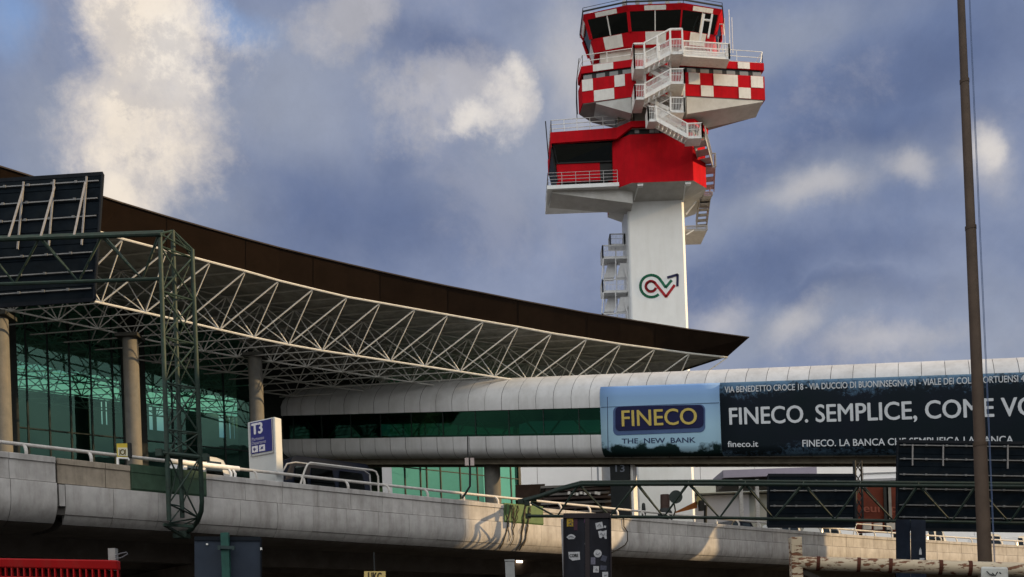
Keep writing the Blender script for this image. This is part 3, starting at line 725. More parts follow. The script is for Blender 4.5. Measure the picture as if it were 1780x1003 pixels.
ZS = zt(1150, 349, 88)
sh_poly = [(XL + .12, 88), (XR - .24, 88), (XR, 88.24), (XR, 92.4), (XL, 92.4), (XL, 88.12)]
MB().prism(sh_poly, 0, zt(1140, 80, 88)).build('shaft', tw_w, tw)
# emblem on the shaft
def ribbon(name, pts, wpx, m, parent, d=87.975):
    P = [pt(x, y, d) for x, y in pts]; w = wpx * d / F / 2; mb = MB()
    for i in range(len(P) - 1):
        t = (P[i + 1] - P[i]).normalized(); q = Vector((-t.z, 0, t.x)) * w; t2 = t * (w * .25)
        a, b = P[i] - t2, P[i + 1] + t2
        mb.hexa([a - q, b - q, b - q + Vector((0, .02, 0)), a - q + Vector((0, .02, 0)), a + q, b + q, b + q + Vector((0, .02, 0)), a + q + Vector((0, .02, 0))])
    return mb.build(name, m, parent)
emb = lambda zx, zy: (1020 + zx / 3.135, 340 + zy / 3.135)
def arc(cx, cy, r, a0, a1, n=22): return [emb(cx + r * math.cos(R(a0 + (a1 - a0) * i / n)), cy + r * math.sin(R(a0 + (a1 - a0) * i / n))) for i in range(n + 1)]
shaft_o = [o for o in bpy.data.objects if o.name == 'shaft'][0]
ribbon('emblem_green', arc(352, 493, 60, 50, 318) + [emb(430, 500), emb(462, 462)], 4.6, mat('emblem_green', (.01, .13, .07), .5, .05), shaft_o, 87.98)
ribbon('emblem_red', arc(350, 494, 28, 20, 322) + [emb(432, 551), emb(478, 488)], 4.6, mat('emblem_red', (.33, .012, .02), .5, .05), shaft_o, 87.965)
ribbon('emblem_navy', [emb(440, 446), emb(495, 430), emb(494, 492)], 4.2, mat('emblem_navy', (.012, .014, .06), .5, .05), shaft_o, 87.95)

# --- lower cabin (plain red)
zb, zr, zw, zp = zt(1150, 316, 85.5), zt(1150, 232, 85.5), zt(1150, 222, 85.5), zt(1112, 210, 85.2)
LP = [xy(1097, 85.5), xy(1205, 85.5), xy(1227, 87.0), (xy(1227, 87.0)[0], 92.2), (xy(1066, 86.6)[0], 92.2), xy(1066, 86.6)]
MB().prism(LP, zb, zr).build('lower_cabin_wall', tw_r, tw)
MB().prism([(x * .998 + .03, y + .12) for x, y in LP], zr, zw).build('lower_cabin_windows', tw_d, tw)
wp = MB()
for fa in (.12, .36, .44, .54, .62, .74):
    wp = MB()
    a, b = Vector((*LP[0], 0)), Vector((*LP[1], 0)); c = a.lerp(b, fa); wp.box((c.x, c.y + .09, (zr + zw) / 2 + .03), .38, .06, (zw - zr) * .6); wp.build('window_pane', mat('pane_grey', (.22, .23, .23), .3, .1), tw)
chin = MB(); ring1 = [(x, y, zb) for x, y in LP]
ring0 = [(XL + .12, 87.98, ZS), (XR - .24, 87.98, ZS), (XR + .02, 88.24, ZS), (XR + .02, 92.2, ZS), (XL - .02, 92.2, ZS), (XL - .02, 88.1, ZS)]
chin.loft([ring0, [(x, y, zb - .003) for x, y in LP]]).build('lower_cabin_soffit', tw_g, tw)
for xx in (1113, 1196):
    p = pt(xx, 318, 85.6); MB().box((p.x, p.y + .2, zb - .12), .5, .4, .2).build('soffit_bracket', tw_w, tw)
    q = pt(1102 if xx == 1113 else 1188, 349, 87.95); MB().bar((p.x - .2, p.y + .2, zb - .2), (q.x, q.y, q.z), .10).build('soffit_rib', tw_w, tw)
# parapet with a step, running over the left wing
PP = [xy(957, 86.3, 240), xy(1072, 85.9, 235), xy(1097, 85.2, 220), xy(1208, 85.2, 220), xy(1231, 86.9, 225)]
zpw0, zpw1 = zt(1010, 246, 86.2), zt(1010, 227, 86.2)
par = MB()
def band(mb, a, b, z0a, z1a, z0b, z1b, th=.25, m=0):
    A, B_ = Vector((*a, 0)), Vector((*b, 0)); n = (B_ - A).normalized(); n = Vector((-n.y, n.x, 0)) * th
    f = lambda P, z, o: P + o + Vector((0, 0, z))
    O = Vector((0, 0, 0))
    mb.hexa([f(A, z0a, O), f(B_, z0b, O), f(B_, z0b, n), f(A, z0a, n), f(A, z1a, O), f(B_, z1b, O), f(B_, z1b, n), f(A, z1a, n)], m)
band(par, PP[0], PP[1], zpw0, zpw1, zpw0, zpw1); band(par, PP[1], PP[2], zpw0, zpw1, zw, zp); band(par, PP[2], PP[3], zw, zp, zw, zp); band(par, PP[3], PP[4], zw, zp, zw, zp)
band(par, (PP[0][0] - .05, 91.5), PP[0], zpw0 - .35, zpw1, zpw0 - .35, zpw1, .06)
par.build('roof_parapet', tw_r, tw)
MB().prism([(PP[0][0], 86.5), (PP[1][0], 86.3), (PP[2][0], 85.6), (PP[3][0], 85.6), (PP[4][0], 87.1), (PP[4][0], 92.2), (PP[0][0], 91.6)], zw, zw + .15).build('lower_roof', tw_g, tw)
# left wing: low red wall, leaning dark glazing, door
zf = zt(1000, 314, 87); zc = zt(1000, 284, 87)
Wl = xy(968, 87.0, 300); Wr = xy(1043, 87.0, 300); We = xy(1067, 86.9, 300)
MB().prism([Wl, Wr, (Wr[0], 87.3), (Wl[0] + .3, 87.3), (Wl[0] + .3, 91), (Wl[0], 91)], zf, zc).build('wing_wall', tw_r, tw)
MB().prism([(Wr[0], 87.05), (We[0], 87.05), (We[0], 87.2), (Wr[0], 87.2)], zf, zc + .35).build('wing_door', tw_d, tw)
ztop = zpw0
TL = xy(957, 86.4, 262); 
gw = MB(); gw.face([(Wl[0], 87.02, zc), (We[0], 87.0, zc), (We[0], 86.6, ztop), (TL[0] + .2, 86.55, ztop)])
sgz = MB().face([(Wl[0] - .02, 87.02, zf), (Wl[0] - .02, 91, zf), (TL[0] - .02, 91.4, ztop), (TL[0] + .06, 86.55, ztop)]); sgz.build('wing_side_glazing', mat('side_glazing', (.012, .016, .018), .6, .2, spec=.05), tw)
gw.build('wing_glazing', dark_gl, tw)
wi = MB(); wi.prism([(Wl[0] + .35, 90.7), (We[0], 90.7), (We[0], 90.9), (Wl[0] + .35, 90.9)], zf, ztop); wi.prism([(TL[0] + .2, 86.9), (We[0], 86.9), (We[0], 91.2), (TL[0] + .2, 91.2)], ztop + .01, ztop + .2)
wi.build('wing_interior', mat('wing_interior', (.10, .12, .11), .8, .3), tw)
cons = MB(); cz = zc + .02
for a, b, h in ((972, 1003, .52), (1010, 1017, .38), (1024, 1029, .3), (1032, 1042, .26)):
    xa, xb = xy(a, 87.6, 280)[0], xy(b, 87.6, 280)[0]; cons.box(((xa + xb) / 2, 87.6, cz + h / 2), xb - xa, .12, h)
cons.build('console_screens', mat('green_console', (.05, .30, .20), .4, .2), tw)
mu = MB(); mu.bar((Wl[0] + .05, 87.0, zc), (TL[0] + .25, 86.53, ztop), .12); mu.bar((Wl[0], 87.0, zf), (TL[0] + .05, 86.5, ztop), .12); mu.bar((Wl[0], 86.98, zc + .04), (We[0], 86.95, zc + .04), .1); mu.build('wing_mullion', tw_d, tw)
# balcony slab, haunch below, railing
zs0 = zt(1000, 322, 85.9); bx0, bx1 = xy(951, 85.9, 322)[0], xy(1076, 85.9, 318)[0]
MB().prism([(bx0, 86.0), (bx1, 85.9), (bx1, 87.5), (XL + .2, 91), (bx0, 91)], zs0 - .20, zs0 + .12).build('balcony_slab', tw_w, tw)
hx0, hx1 = xy(960, 86.4, 335)[0], XL + .3
zh1 = zt(1088, 352, 86.4)
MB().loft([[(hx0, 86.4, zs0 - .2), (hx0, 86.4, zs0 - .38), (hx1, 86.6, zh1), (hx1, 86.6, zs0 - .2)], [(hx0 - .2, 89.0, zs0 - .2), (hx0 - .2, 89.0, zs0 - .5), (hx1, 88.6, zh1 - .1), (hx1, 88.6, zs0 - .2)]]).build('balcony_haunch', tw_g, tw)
def railing(mb, P, h, nr=3, r=.025, pr=.03, step=1.2, bal=0):
    for a, b in zip(P, P[1:]):
        a, b = Vector(a), Vector(b); Ln = (b - a).length; n = max(1, round(Ln / step))
        for i in range(n + 1): q = a.lerp(b, i / n); mb.bar(q, q + ZUP * h, pr * 2)
        for k in range(1, nr + 1): mb.bar(a + ZUP * h * k / nr, b + ZUP * h * k / nr, r * 2)
        if bal:
            n2 = max(1, round(Ln / bal))
            for i in range(n2 + 1): q = a.lerp(b, i / n2); mb.bar(q, q + ZUP * h, .035)
rl = MB(); railing(rl, [(bx0 + .1, 91, zs0 + .1), (bx0 + .1, 86.1, zs0 + .1), (bx1 - .1, 86.0, zs0 + .1)], 1.15, 4, .016, .02); rl.build('balcony_railing', galv, tw)
rl = MB(); railing(rl, [(PP[0][0] + .05, 91.4, zpw1), (PP[0][0] + .1, 86.5, zpw1), (PP[1][0], 86.1, zpw1), (PP[2][0] - .1, 85.6, zp)], 1.15, 3); rl.build('roof_railing', white_steel, tw)
p = PP[0]; MB().bar((p[0] - .15, 88, zpw0 - .5), (p[0] - .3, 88, zpw1 + 1.9), .09).build('roof_mast', tw_d, tw)

# --- upper cabin (checkered)
UP = [xy(1102, 84.3, 130), xy(1192, 84.5, 130), xy(1329, 85.6, 140), xy(1309, 88.4, 200), xy(1200, 91.0, 200), xy(1092, 90.6, 200), xy(1073, 89.4, 210), xy(1028, 88.2, 200), xy(1006, 86.8, 190), xy(1011, 85.1, 140)]
zu = [zt(1193, y, 84.5) for y in (166.5, 146.5, 125.2, 114.2, 101.7)]
uc = MB(); uc.prism(UP, zu[0], zu[2]); uc.prism(UP, zu[3], zu[4]); uc.build('upper_cabin_wall', tw_r, tw)
ctr = Vector((sum(p[0] for p in UP) / 10, sum(p[1] for p in UP) / 10))
MB().prism([tuple(Vector(p).lerp(ctr, .035)) for p in UP], zu[2], zu[3]).build('upper_cabin_windows', tw_d, tw)
def checks(a, b, cuts, rows, name):
    A, B_ = Vector((*a, 0)), Vector((*b, 0)); n = (B_ - A).normalized(); n = Vector((n.y, -n.x, 0))
    ln = (B_ - A).length; g = .03 / ln
    for ri, (z0, z1) in enumerate(((zu[0], zu[1]), (zu[1], zu[2]), (zu[3], zu[4]))):
        for k in range(len(cuts) - 1):
            if rows[ri][k] == 'w':
                p, q = A.lerp(B_, cuts[k] + g), A.lerp(B_, cuts[k + 1] - g)
                mb = MB(); mb.hexa([p + n * .03 + ZUP * (z0 + .03), q + n * .03 + ZUP * (z0 + .03), q - n * .02 + ZUP * (z0 + .03), p - n * .02 + ZUP * (z0 + .03), p + n * .03 + ZUP * (z1 - .03), q + n * .03 + ZUP * (z1 - .03), q - n * .02 + ZUP * (z1 - .03), p - n * .02 + ZUP * (z1 - .03)]); mb.build('checker_panel', tw_p, tw)
    m2 = max(2, int(ln / 1.1))
    for k in range(m2):
        p, q = A.lerp(B_, (k + .14) / m2), A.lerp(B_, (k + .80) / m2); z0, z1 = zu[2] + .05, zu[3] - .14
        o = -n * .10
        wpn = MB(); wpn.hexa([p + o + ZUP * z0, q + o + ZUP * z0, q + o - n * .03 + ZUP * z0, p + o - n * .03 + ZUP * z0, p + o + ZUP * z1, q + o + ZUP * z1, q + o - n * .03 + ZUP * z1, p + o - n * .03 + ZUP * z1]); wpn.build('window_pane', mat('pane_grey', ()), tw)
cR = [0, .03, .18, .345, .66, .82, .985, 1]
checks(UP[1], UP[2], cR, ('rrwrwrr', 'rwrwrwr', 'rrwrwrr'), 'r')
cL = [0, .22, .62, .83, 1]
checks(UP[9], UP[0], cL, ('rwrr', 'wrwr', 'rwrr'), 'l')
checks(UP[0], UP[1], [0, .03, .2, .42, .72, .97, 1], ('rrrrwr', 'rwrrrr', 'rrrrwr'), 'f')
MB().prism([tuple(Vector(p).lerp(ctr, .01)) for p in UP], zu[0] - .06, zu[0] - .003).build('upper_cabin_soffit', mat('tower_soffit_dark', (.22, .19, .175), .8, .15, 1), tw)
# tapering haunches under the two wings
e0, e1 = Vector((*UP[1], 0)), Vector((*UP[2], 0)); zhr = zt(1191, 199, 84.6)
a, b = e0 + Vector((0, .04, 0)), e0.lerp(e1, .97) + Vector((0, .04, 0))
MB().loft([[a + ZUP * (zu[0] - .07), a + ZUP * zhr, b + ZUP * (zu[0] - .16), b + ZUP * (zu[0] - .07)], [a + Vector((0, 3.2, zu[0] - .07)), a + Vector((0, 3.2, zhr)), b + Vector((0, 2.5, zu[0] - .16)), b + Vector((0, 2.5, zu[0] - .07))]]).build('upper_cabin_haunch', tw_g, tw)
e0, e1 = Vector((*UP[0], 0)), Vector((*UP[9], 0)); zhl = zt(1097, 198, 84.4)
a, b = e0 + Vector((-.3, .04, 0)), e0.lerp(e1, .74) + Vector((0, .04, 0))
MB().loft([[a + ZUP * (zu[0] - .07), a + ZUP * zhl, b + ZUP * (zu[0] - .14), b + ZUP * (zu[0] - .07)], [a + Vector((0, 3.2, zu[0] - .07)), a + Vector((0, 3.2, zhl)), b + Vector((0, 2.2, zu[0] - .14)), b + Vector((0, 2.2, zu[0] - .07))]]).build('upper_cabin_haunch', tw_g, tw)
nk0, nk1 = xy(1102, 86.5, 195)[0], xy(1192, 86.5, 195)[0]
MB().prism([(nk0, 86.4), (nk1, 86.4), (nk1, 91), (nk0, 91)], zw, zu[0] - .05).build('neck', mat('neck_grey', (.26, .255, .24), .8, .15, 1.2, stain=(.15, .14, .12), stain_amt=.4), tw)
MB().prism([tuple(Vector(p).lerp(ctr, .02)) for p in UP], zu[4], zu[4] + .08).build('upper_cabin_roof', tw_g, tw)
rl = MB(); railing(rl, [(*UP[1], zu[4]), (UP[2][0] - .1, UP[2][1] + .1, zu[4]), (UP[3][0], UP[3][1], zu[4])], 1.05, 2, .02, .022, 2.4); rl.bar((UP[2][0] - .3, UP[2][1], zu[4] + .1), (UP[2][0] - .1, UP[2][1] + .1, zu[4] + 1.05), .06)
railing(rl, [(UP[0][0] - .1, UP[0][1] + .2, zu[4]), (UP[9][0] + .15, UP[9][1] + .15, zu[4]), (UP[8][0] + .05, UP[8][1], zu[4])], 1.05, 2, .02, .022, 2.2)
rl.build('terrace_railing', white_steel, tw)
fr = MB()
for dy in (0, .7): fr.tube([(UP[9][0] - .12, UP[9][1] + .3 + dy, zu[4] + .9), (UP[9][0] - .35, UP[9][1] + .6 + dy, zu[3]), (UP[9][0] - .4, UP[9][1] + .8 + dy, zu[1]), (UP[8][0] - .12, UP[8][1] + dy, zu[0])], .035, 6)
fr.build('side_ladder', tw_d, tw)

# --- control room at the top
z3, z2, z1, z0 = zt(1140, 8, 85.0), zt(1140, 17, 85.1), zt(1140, 54, 85.8), zt(1140, 77, 86.1)
CT = [xy(1091, 85.0, 8), xy(1186, 85.0, 8), xy(1253, 86.0, 24), xy(1257, 89.2, 60), xy(1215, 91.5, 60), xy(1060, 91.5, 60), xy(1011, 89.2, 60), xy(1016, 86.0, 24)]
CB = [xy(1098, 86.2, 80), xy(1180, 86.2, 77), xy(1238, 87.0, 88), xy(1241, 89.4, 95), xy(1205, 91, 95), xy(1070, 91, 95), xy(1030, 89.4, 100), xy(1034, 87.0, 91)]
def cring(z, out=0.0):
    f = (z - z0) / (z3 - z0); c = Vector((14.9, 88.6))
    r = []
    for t, b in zip(CT, CB):
        q = Vector(b).lerp(Vector(t), f); q = q + (q - c).normalized() * out; r.append((q.x, q.y, z))
    return r
MB().loft([cring(z0), cring(z1)]).build('control_room_sill', tw_r, tw)
cg = MB().loft([cring(z1, -.04), cring(z2, -.04)], cap=False).build('control_room_glazing', dark_gl, tw)
MB().loft([cring(z2), cring(z3, .12)]).build('control_room_cornice', tw_r, tw)
MB().loft([cring(z3 + .001, .02), cring(z3 + .25, -.6)]).build('control_room_roof', tw_w, tw)
pl = MB(); pl.loft([[(x, y, zu[4]) for x, y, _ in cring(z0, -.5)], [(x, y, z0 - .01) for x, y, _ in cring(z0, -.5)]]); pl.build('control_room_plinth', mat('plinth_cream', (.50, .47, .42), .7, .12, 1.5, stain=(.33, .25, .2), stain_amt=.4, streak=True), tw)
ci = MB(); ci.loft([[(x, y, z1 - .02) for x, y, _ in cring(z1, -2.6)], [(x, y, z2) for x, y, _ in cring(z2, -3.2)]]); ci.build('control_room_core', tw_d, tw)
cd_ = MB(); cd_.loft([cring(z1 - .3, -.5), cring(z1 + .12, -.35), ]); cd_.build('control_desk', mat('desk_grey', (.10, .14, .12), .6, .2), tw)
MB().loft([cring(z2 - .02, -.15), cring(z2 - .005, -.15)]).build('cab_ceiling', mat('cab_ceiling', (.10, .11, .10), .7, .2), tw)
def on_facet(i, za, zb_, f0, f1, off=.03):
    ra, rb_ = cring(za, 0), cring(zb_, 0); j = (i + 1) % 8
    A0, A1 = Vector(ra[i]), Vector(ra[j]); B0_, B1_ = Vector(rb_[i]), Vector(rb_[j])
    n = (A1 - A0).cross(B0_ - A0).normalized()
    P = [A0.lerp(A1, f0), A0.lerp(A1, f1), B0_.lerp(B1_, f1), B0_.lerp(B1_, f0)]
    return [p + n * off for p in P], n
wpnl = MB()
def cpanel(mb, i, za, zb_, f0, f1, off=.03):
    P, n = on_facet(i, za, zb_, f0, f1, off); b = [p - n * (off + .02) for p in P]
    mb.hexa([P[0], P[1], b[1], b[0], P[3], P[2], b[2], b[3]])
for i, lo, hi in ((7, (.30, .78), (.24, .74)), (0, (.30, .72), (.30, .70)), (1, (.30, .75), (.28, .80)), (6, (.2, .8), (.2, .8))):
    wpnl = MB(); cpanel(wpnl, i, z0 + .05, z1 - .03, *lo); wpnl.build('sill_check', tw_p, tw)
    wpnl = MB(); cpanel(wpnl, i, z2 + .02, z3 - .05, *hi, .10); wpnl.build('cornice_check', tw_p, tw)
mr_ = MB(); mw = MB()
ra, rb_ = cring(z1, .02), cring(z2, .02)
for i in (0, 1, 2, 3, 6, 7): MB().bar(ra[i], rb_[i], .26 if i != 1 else .12, .16 if i != 1 else .12).build('corner_post', tw_r, cg)
for i, f in ((7, .5), (0, .5), (1, .55)):
    P, n = on_facet(i, z1, z2, f, f + .02, .02); MB().bar(P[0], P[3], .09).build('control_room_mullion', tw_p, cg)
cs = MB(); P, n = on_facet(1, z1 + .5, z2 - .25, .08, .5, -.9); cs.face(P); P, n = on_facet(7, z1 + .05, z1 + .32, .05, .2, -.5); cs.face(P); cs.build('sun_blind', mat('pale_green_blind', (.30, .38, .32), .6, .1), tw)
# two leaning posts and the doorway on the right
dp = MB()
for xa, ya, xb, yb in ((1216, 73, 1224, 25), (1231, 66, 1238, 25)): dp.bar(pt(xa, ya, 85.3), pt(xb, yb, 85.3), .16)
dp.bar(pt(1221, 34, 85.3), pt(1237, 36, 85.3), .12); dp.build('door_frame', tw_p, tw)
rr = MB(); ring = [Vector(p) + ZUP * .25 for p in cring(z3, .15)]
for a, b in zip(ring, ring[1:] + ring[:1]): rr.bar(a, b, .10); rr.bar(a + ZUP * .3, b + ZUP * .3, .03); rr.bar(a - ZUP * .25, a + ZUP * .3, .05)
rr.build('roof_rail', tw_d, tw)
an = MB()
for xx, d, h, r in ((1268, 86.5, 75, .04), (1260, 87, 60, .025), (1273, 87.5, 62, .03), (1249, 88, 30, .02), (1256, 88, 45, .02)):
    p0, p1 = pt(xx + 1, 92, d), pt(xx - 1, 92 - h, d); an.tube([p0, p1], r, 6)
an.tube([pt(1249, 42, 87), pt(1257, 42, 87), pt(1259, 62, 87)], .05, 6); an.build('aerial', white_steel, tw)
lt = MB()
for xx, yy in ((1130, 4), (1108, 4), (1160, 5), (1085, 6), (1180, 8)):
    p = pt(xx, yy, 85.4); lt.box(p, .35, .3, .28); lt.bar(p, p + Vector((0, 0, .5)), .07)
lt.build('roof_lamp_box', mat('grey_fitting', (.3, .31, .31), .5, .2), tw)

# --- outside stairs
stair = thing  # (name kept free)
sts = MB().box(pt(1148, 150, 85.3), .16, .16, 7.5).build('outside_stairs', white_steel, tw)
def flight(a, b, w=1.0, n=None, rail=1.1, upper=0, rear=True, treads=True, mm_=white_steel, parent=None, name='stair_flight'):
    a, b = Vector(a), Vector(b); mb = MB(); dz = b.z - a.z; n = n or max(3, int(abs(dz) / .19))
    h = Vector((b.x - a.x, b.y - a.y, 0)).normalized(); q = Vector((-h.y, h.x, 0)); 
    if q.y < 0 or (abs(q.y) < .2 and q.x > 0): q = -q
    for o in (Vector((0, 0, 0)), q * w): mb.bar(a + o, b + o, .07, .32)
    if treads:
        for i in range(n):
            c = a.lerp(b, (i + .5) / n) + q * (w / 2); td = .14 if mm_ is white_steel else (b - a).length / n * .42; mb.hexa([c - h * td - q * w / 2 - ZUP * .02, c + h * td - q * w / 2 - ZUP * .02, c + h * td + q * w / 2 - ZUP * .02, c - h * td + q * w / 2 - ZUP * .02, c - h * td - q * w / 2 + ZUP * .02, c + h * td - q * w / 2 + ZUP * .02, c + h * td + q * w / 2 + ZUP * .02, c - h * td + q * w / 2 + ZUP * .02])
    for o in ((Vector((0, 0, 0)), q * w) if rear else (Vector((0, 0, 0)),)):
        A, B_ = a + o, b + o; L_ = (B_ - A).length
        mb.bar(A + ZUP * rail, B_ + ZUP * rail, .08)
        mb.bar(A + ZUP * rail * .55, B_ + ZUP * rail * .55, .03)
        nb = max(2, int(L_ / .12))
        for i in range(nb + 1): c = A.lerp(B_, i / nb); mb.bar(c, c + ZUP * rail, .035)
        if upper and o.length == 0:
            mb.bar(A + ZUP * (rail + upper), B_ + ZUP * (rail + upper), .12)
            for i in range(3): c = A.lerp(B_, i / 2); mb.bar(c, c + ZUP * (rail + upper), .14)
    return mb.build(name, mm_, parent or sts)
def landing(a, b, w=1.1, rail=1.1, upper=0, ends=(0, 0), name='stair_landing', parent=None, back=False, mm_=white_steel):
    a, b = Vector(a), Vector(b); mb = MB(); q = Vector((0, w, 0))
    mb.hexa([a - ZUP * .16, b - ZUP * .16, b + q - ZUP * .16, a + q - ZUP * .16, a + ZUP * .06, b + ZUP * .06, b + q + ZUP * .06, a + q + ZUP * .06])
    sides = [(a, b)] + ([(a, a + q)] if ends[0] else []) + ([(b, b + q)] if ends[1] else []) + ([(a + q, b + q)] if back else [])
    for A, B_ in sides:
        mb.bar(A + ZUP * rail, B_ + ZUP * rail, .08); mb.bar(A + ZUP * rail * .55, B_ + ZUP * rail * .55, .03); L_ = (B_ - A).length
        nb = max(2, int(L_ / .12))
        for i in range(nb + 1): c = A.lerp(B_, i / nb); mb.bar(c, c + ZUP * rail, .035)
        for c in (A, B_): mb.bar(c - ZUP * .1, c + ZUP * (rail + upper), .12)
        if upper: mb.bar(A + ZUP * (rail + upper), B_ + ZUP * (rail + upper), .13)
    return mb.build(name, mm_, parent or sts)
DF, DB = 82.6, 83.75
flight(pt(1121, 115, DF), pt(1166, 91, DF), 1.0, upper=.85)
landing(pt(1103, 116.5, DF), pt(1121, 116, DF), 2.1, upper=.85, ends=(1, 0)); landing(pt(1166, 91, DF), pt(1187, 90.5, DF), 2.4, upper=.85)
landing(pt(1187, 94.5, DF + .1), pt(1268, 100, DF + .6), 1.3, rail=1.15, ends=(0, 1), name='catwalk', back=True)
flight(pt(1121, 119, DB), pt(1166, 141, DB), .95, rear=False)
landing(pt(1166, 142.5, DF), pt(1190, 142.5, DF), 2.1, ends=(0, 1))
flight(pt(1121, 168, DF), pt(1166, 143, DF), 1.0)
landing(pt(1104, 170, DF), pt(1121, 169.5, DF), 2.1, ends=(1, 0))
flight(pt(1121, 171, DB), pt(1166, 191, DB), .95, rear=False)
landing(pt(1166, 192, DF), pt(1190, 192.5, DF), 2.1, ends=(0, 1))
flight(pt(1140, 207, DB), pt(1166, 193, DB), .95, rear=False)
landing(pt(1127, 208, DF), pt(1141, 207.5, DF), 1.2, ends=(1, 0))
flight(pt(1141, 207.5, DF), pt(1195, 237, DF), 1.0)
landing(pt(1195, 237.5, DF), pt(1221, 236.5, DF), 1.3, ends=(0, 1))
# posts carrying the zigzag
ps = MB()
for xx, y0_, y1_ in ((1164.5, 205, 66), (1140, 200, 170), (1121, 180, 120), (1189, 195, 145)): ps.bar(pt(xx + 1, y0_, 83.7), pt(xx, y1_, 83.7), .15)
ps.build('stair_post', white_steel, sts)
# wide steps from the red roof
flight(pt(1099, 208, 85.4), pt(1099 + 1, 178, 86.4), 1.25, n=7, rail=.9, rear=False, mm_=mat('step_beige', (.38, .34, .27), .6, .15, 2))
# flights down the right side of the red cabin
stg = mat('stair_underside', (.36, .35, .34), .6, .15, 3)
flight(pt(1226, 240, 83.4), pt(1238, 286, 87.2), 1.05, rail=1.0, mm_=stg); landing(pt(1224, 288, 87.2), pt(1244, 288, 87.2), 1.1, mm_=stg)
flight(pt(1243, 290, 87.4), pt(1241, 331, 90.6), .9, rail=1.0, mm_=stg); landing(pt(1222, 338, 88.3), pt(1238, 337.5, 88.3), 2.4, rail=.2, mm_=stg)
flight(pt(1235, 340, 88.6), pt(1228, 396, 92.4), .95, rail=.7, mm_=stg); landing(pt(1192, 399, 89.0), pt(1229, 398, 89.0), 3.0, rail=.3, mm_=stg)
br_ = MB(); br_.bar(pt(1193, 372, 88.6), pt(1210, 350, 88.6), .12); br_.bar(pt(1193, 408, 89), pt(1206, 400, 89), .1); br_.build('stair_bracket', white_steel, sts)
# service stair on the left face of the shaft
pgl = mat('stair_grey', (.60, .61, .62), .6, .12, 3)
for yl in (447, 506, 565):
    landing(pt(1048, yl, 89.6), pt(1091, yl - 1, 89.6), 1.6, rail=1.05, ends=(1, 0), mm_=pgl)
for yl in (447, 506):
    f1 = MB(); a, b = pt(1049, yl + 4, 89.9), pt(1067, yl + 38, 89.9); c, d_ = pt(1072, yl + 4, 89.7), pt(1090, yl + 38, 89.7)
    for A, B_, dd in ((pt(1050, yl + 36, 90.6), pt(1066, yl + 5, 90.6), .9), (pt(1072, yl + 36, 89.9), pt(1086, yl + 10, 89.9), .6)):
        f1.hexa([A, A + Vector((.95, 0, 0)), A + Vector((.95, dd, 0)), A + Vector((0, dd, 0)), B_ - Vector((.4, 0, 0)), B_ + Vector((.5, 0, 0)), B_ + Vector((.5, dd, 0)), B_ + Vector((-.4, dd, 0))])
    f1.bar(pt(1049, yl, 89.6), pt(1046, yl + 38, 89.6), .10); f1.bar(pt(1070, yl, 89.6), pt(1070.5, yl + 38, 89.6), .08); f1.bar(pt(1085, yl + 18, 89.55), pt(1091, yl + 38, 89.55), .12)
    f1.build('service_flight', pgl, sts)
landing(pt(1061, 425, 90.2), pt(1086, 424.5, 90.2), 1.1, rail=.95, ends=(1, 1), mm_=pgl)
sv = MB(); 
for xx in (1049, 1070, 1091): sv.bar(pt(xx + 4, 575, 90.8), pt(xx, 430 if xx > 1050 else 445, 90.8), .09)
sv.build('service_post', pgl, sts)

# ================================================================== LEFT GANTRY (lattice mast with arm) AND ITS SIGN BOARD
gl_ = thing('lattice_gantry', pt(315, 850, 34.7), 'tall green lattice mast with a truss arm reaching left, standing against the viaduct edge', 'gantry')
def legline(x0, y0, x1, y1, d): return pt(x0, y0, d), pt(x1, y1, d)
A1, A0 = pt(278, 406, 34.5), pt(294, 905, 34.5)
B1, B0_ = pt(300, 401, 35.2), pt(317, 900, 35.2)
C1, C0 = pt(334, 434, 35.6), pt(351, 872, 35.2)
def leg_at(P0, P1, z): return P0.lerp(P1, (z - P0.z) / (P1.z - P0.z))
for P0, P1, nm in ((A0, A1, 'mast_leg'), (B0_, B1, 'mast_leg')): MB().tube([P0, P1], .085 if nm else .06, 10).build(nm, green_steel, gl_, smooth=True)
MB().tube([C1, C0, pt(350, 888, 35.4), pt(344, 905, 35.8), pt(334, 919, 36.2), pt(318, 931, 36.6)], .085, 10).build('mast_leg', green_steel, gl_, smooth=True)
lat = MB()
lv = [pt(315, y, 35).z for y in (437, 514, 592, 671, 751, 793, 879, 912)]
for i, z in enumerate(lv):
    a, b, c = leg_at(A0, A1, z), leg_at(B0_, B1, z), leg_at(C0, C1, min(z, C1.z - .1)) if z > C0.z else pt(345, 900, 35.7)
    lat.tube([a, c], .032, 6); lat.tube([a, b], .028, 6); lat.tube([b, c], .028, 6)
    if i:
        a2, b2, c2 = prev
        lat.tube([a, c2], .032, 6); lat.tube([c, a2], .032, 6); lat.tube([a, b2], .024, 6); lat.tube([b, c2], .024, 6)
    prev = (a, b, c)
lat.tube([A1, B1], .04, 6); lat.tube([B1, C1], .05, 6); lat.tube([B1 - ZUP * .25, C1 - ZUP * .05], .035, 6); lat.tube([A1, leg_at(C0, C1, C1.z - .1)], .03, 6)
lat.tube([leg_at(A0, A1, lv[0]), B1], .03, 6); lat.tube([leg_at(C0, C1, lv[0]), B1], .03, 6)
lat.build('mast_lattice', green_steel, gl_, smooth=True)
col_ = MB(); z = lv[5]; a, b, c = leg_at(A0, A1, z), leg_at(B0_, B1, z), leg_at(C0, C1, z)
e = (c - a).normalized(); col_.tube([a - e * .25, c + e * .3], .085, 8); col_.tube([a - e * .4 + Vector((-.1, .4, 0)), c + e * .1 + Vector((-.1, .4, 0))], .07, 8)
for q in (a - e * .25, c + e * .2): col_.box(q, .22, .3, .24)
col_.build('clamp_collar', green_steel, gl_)
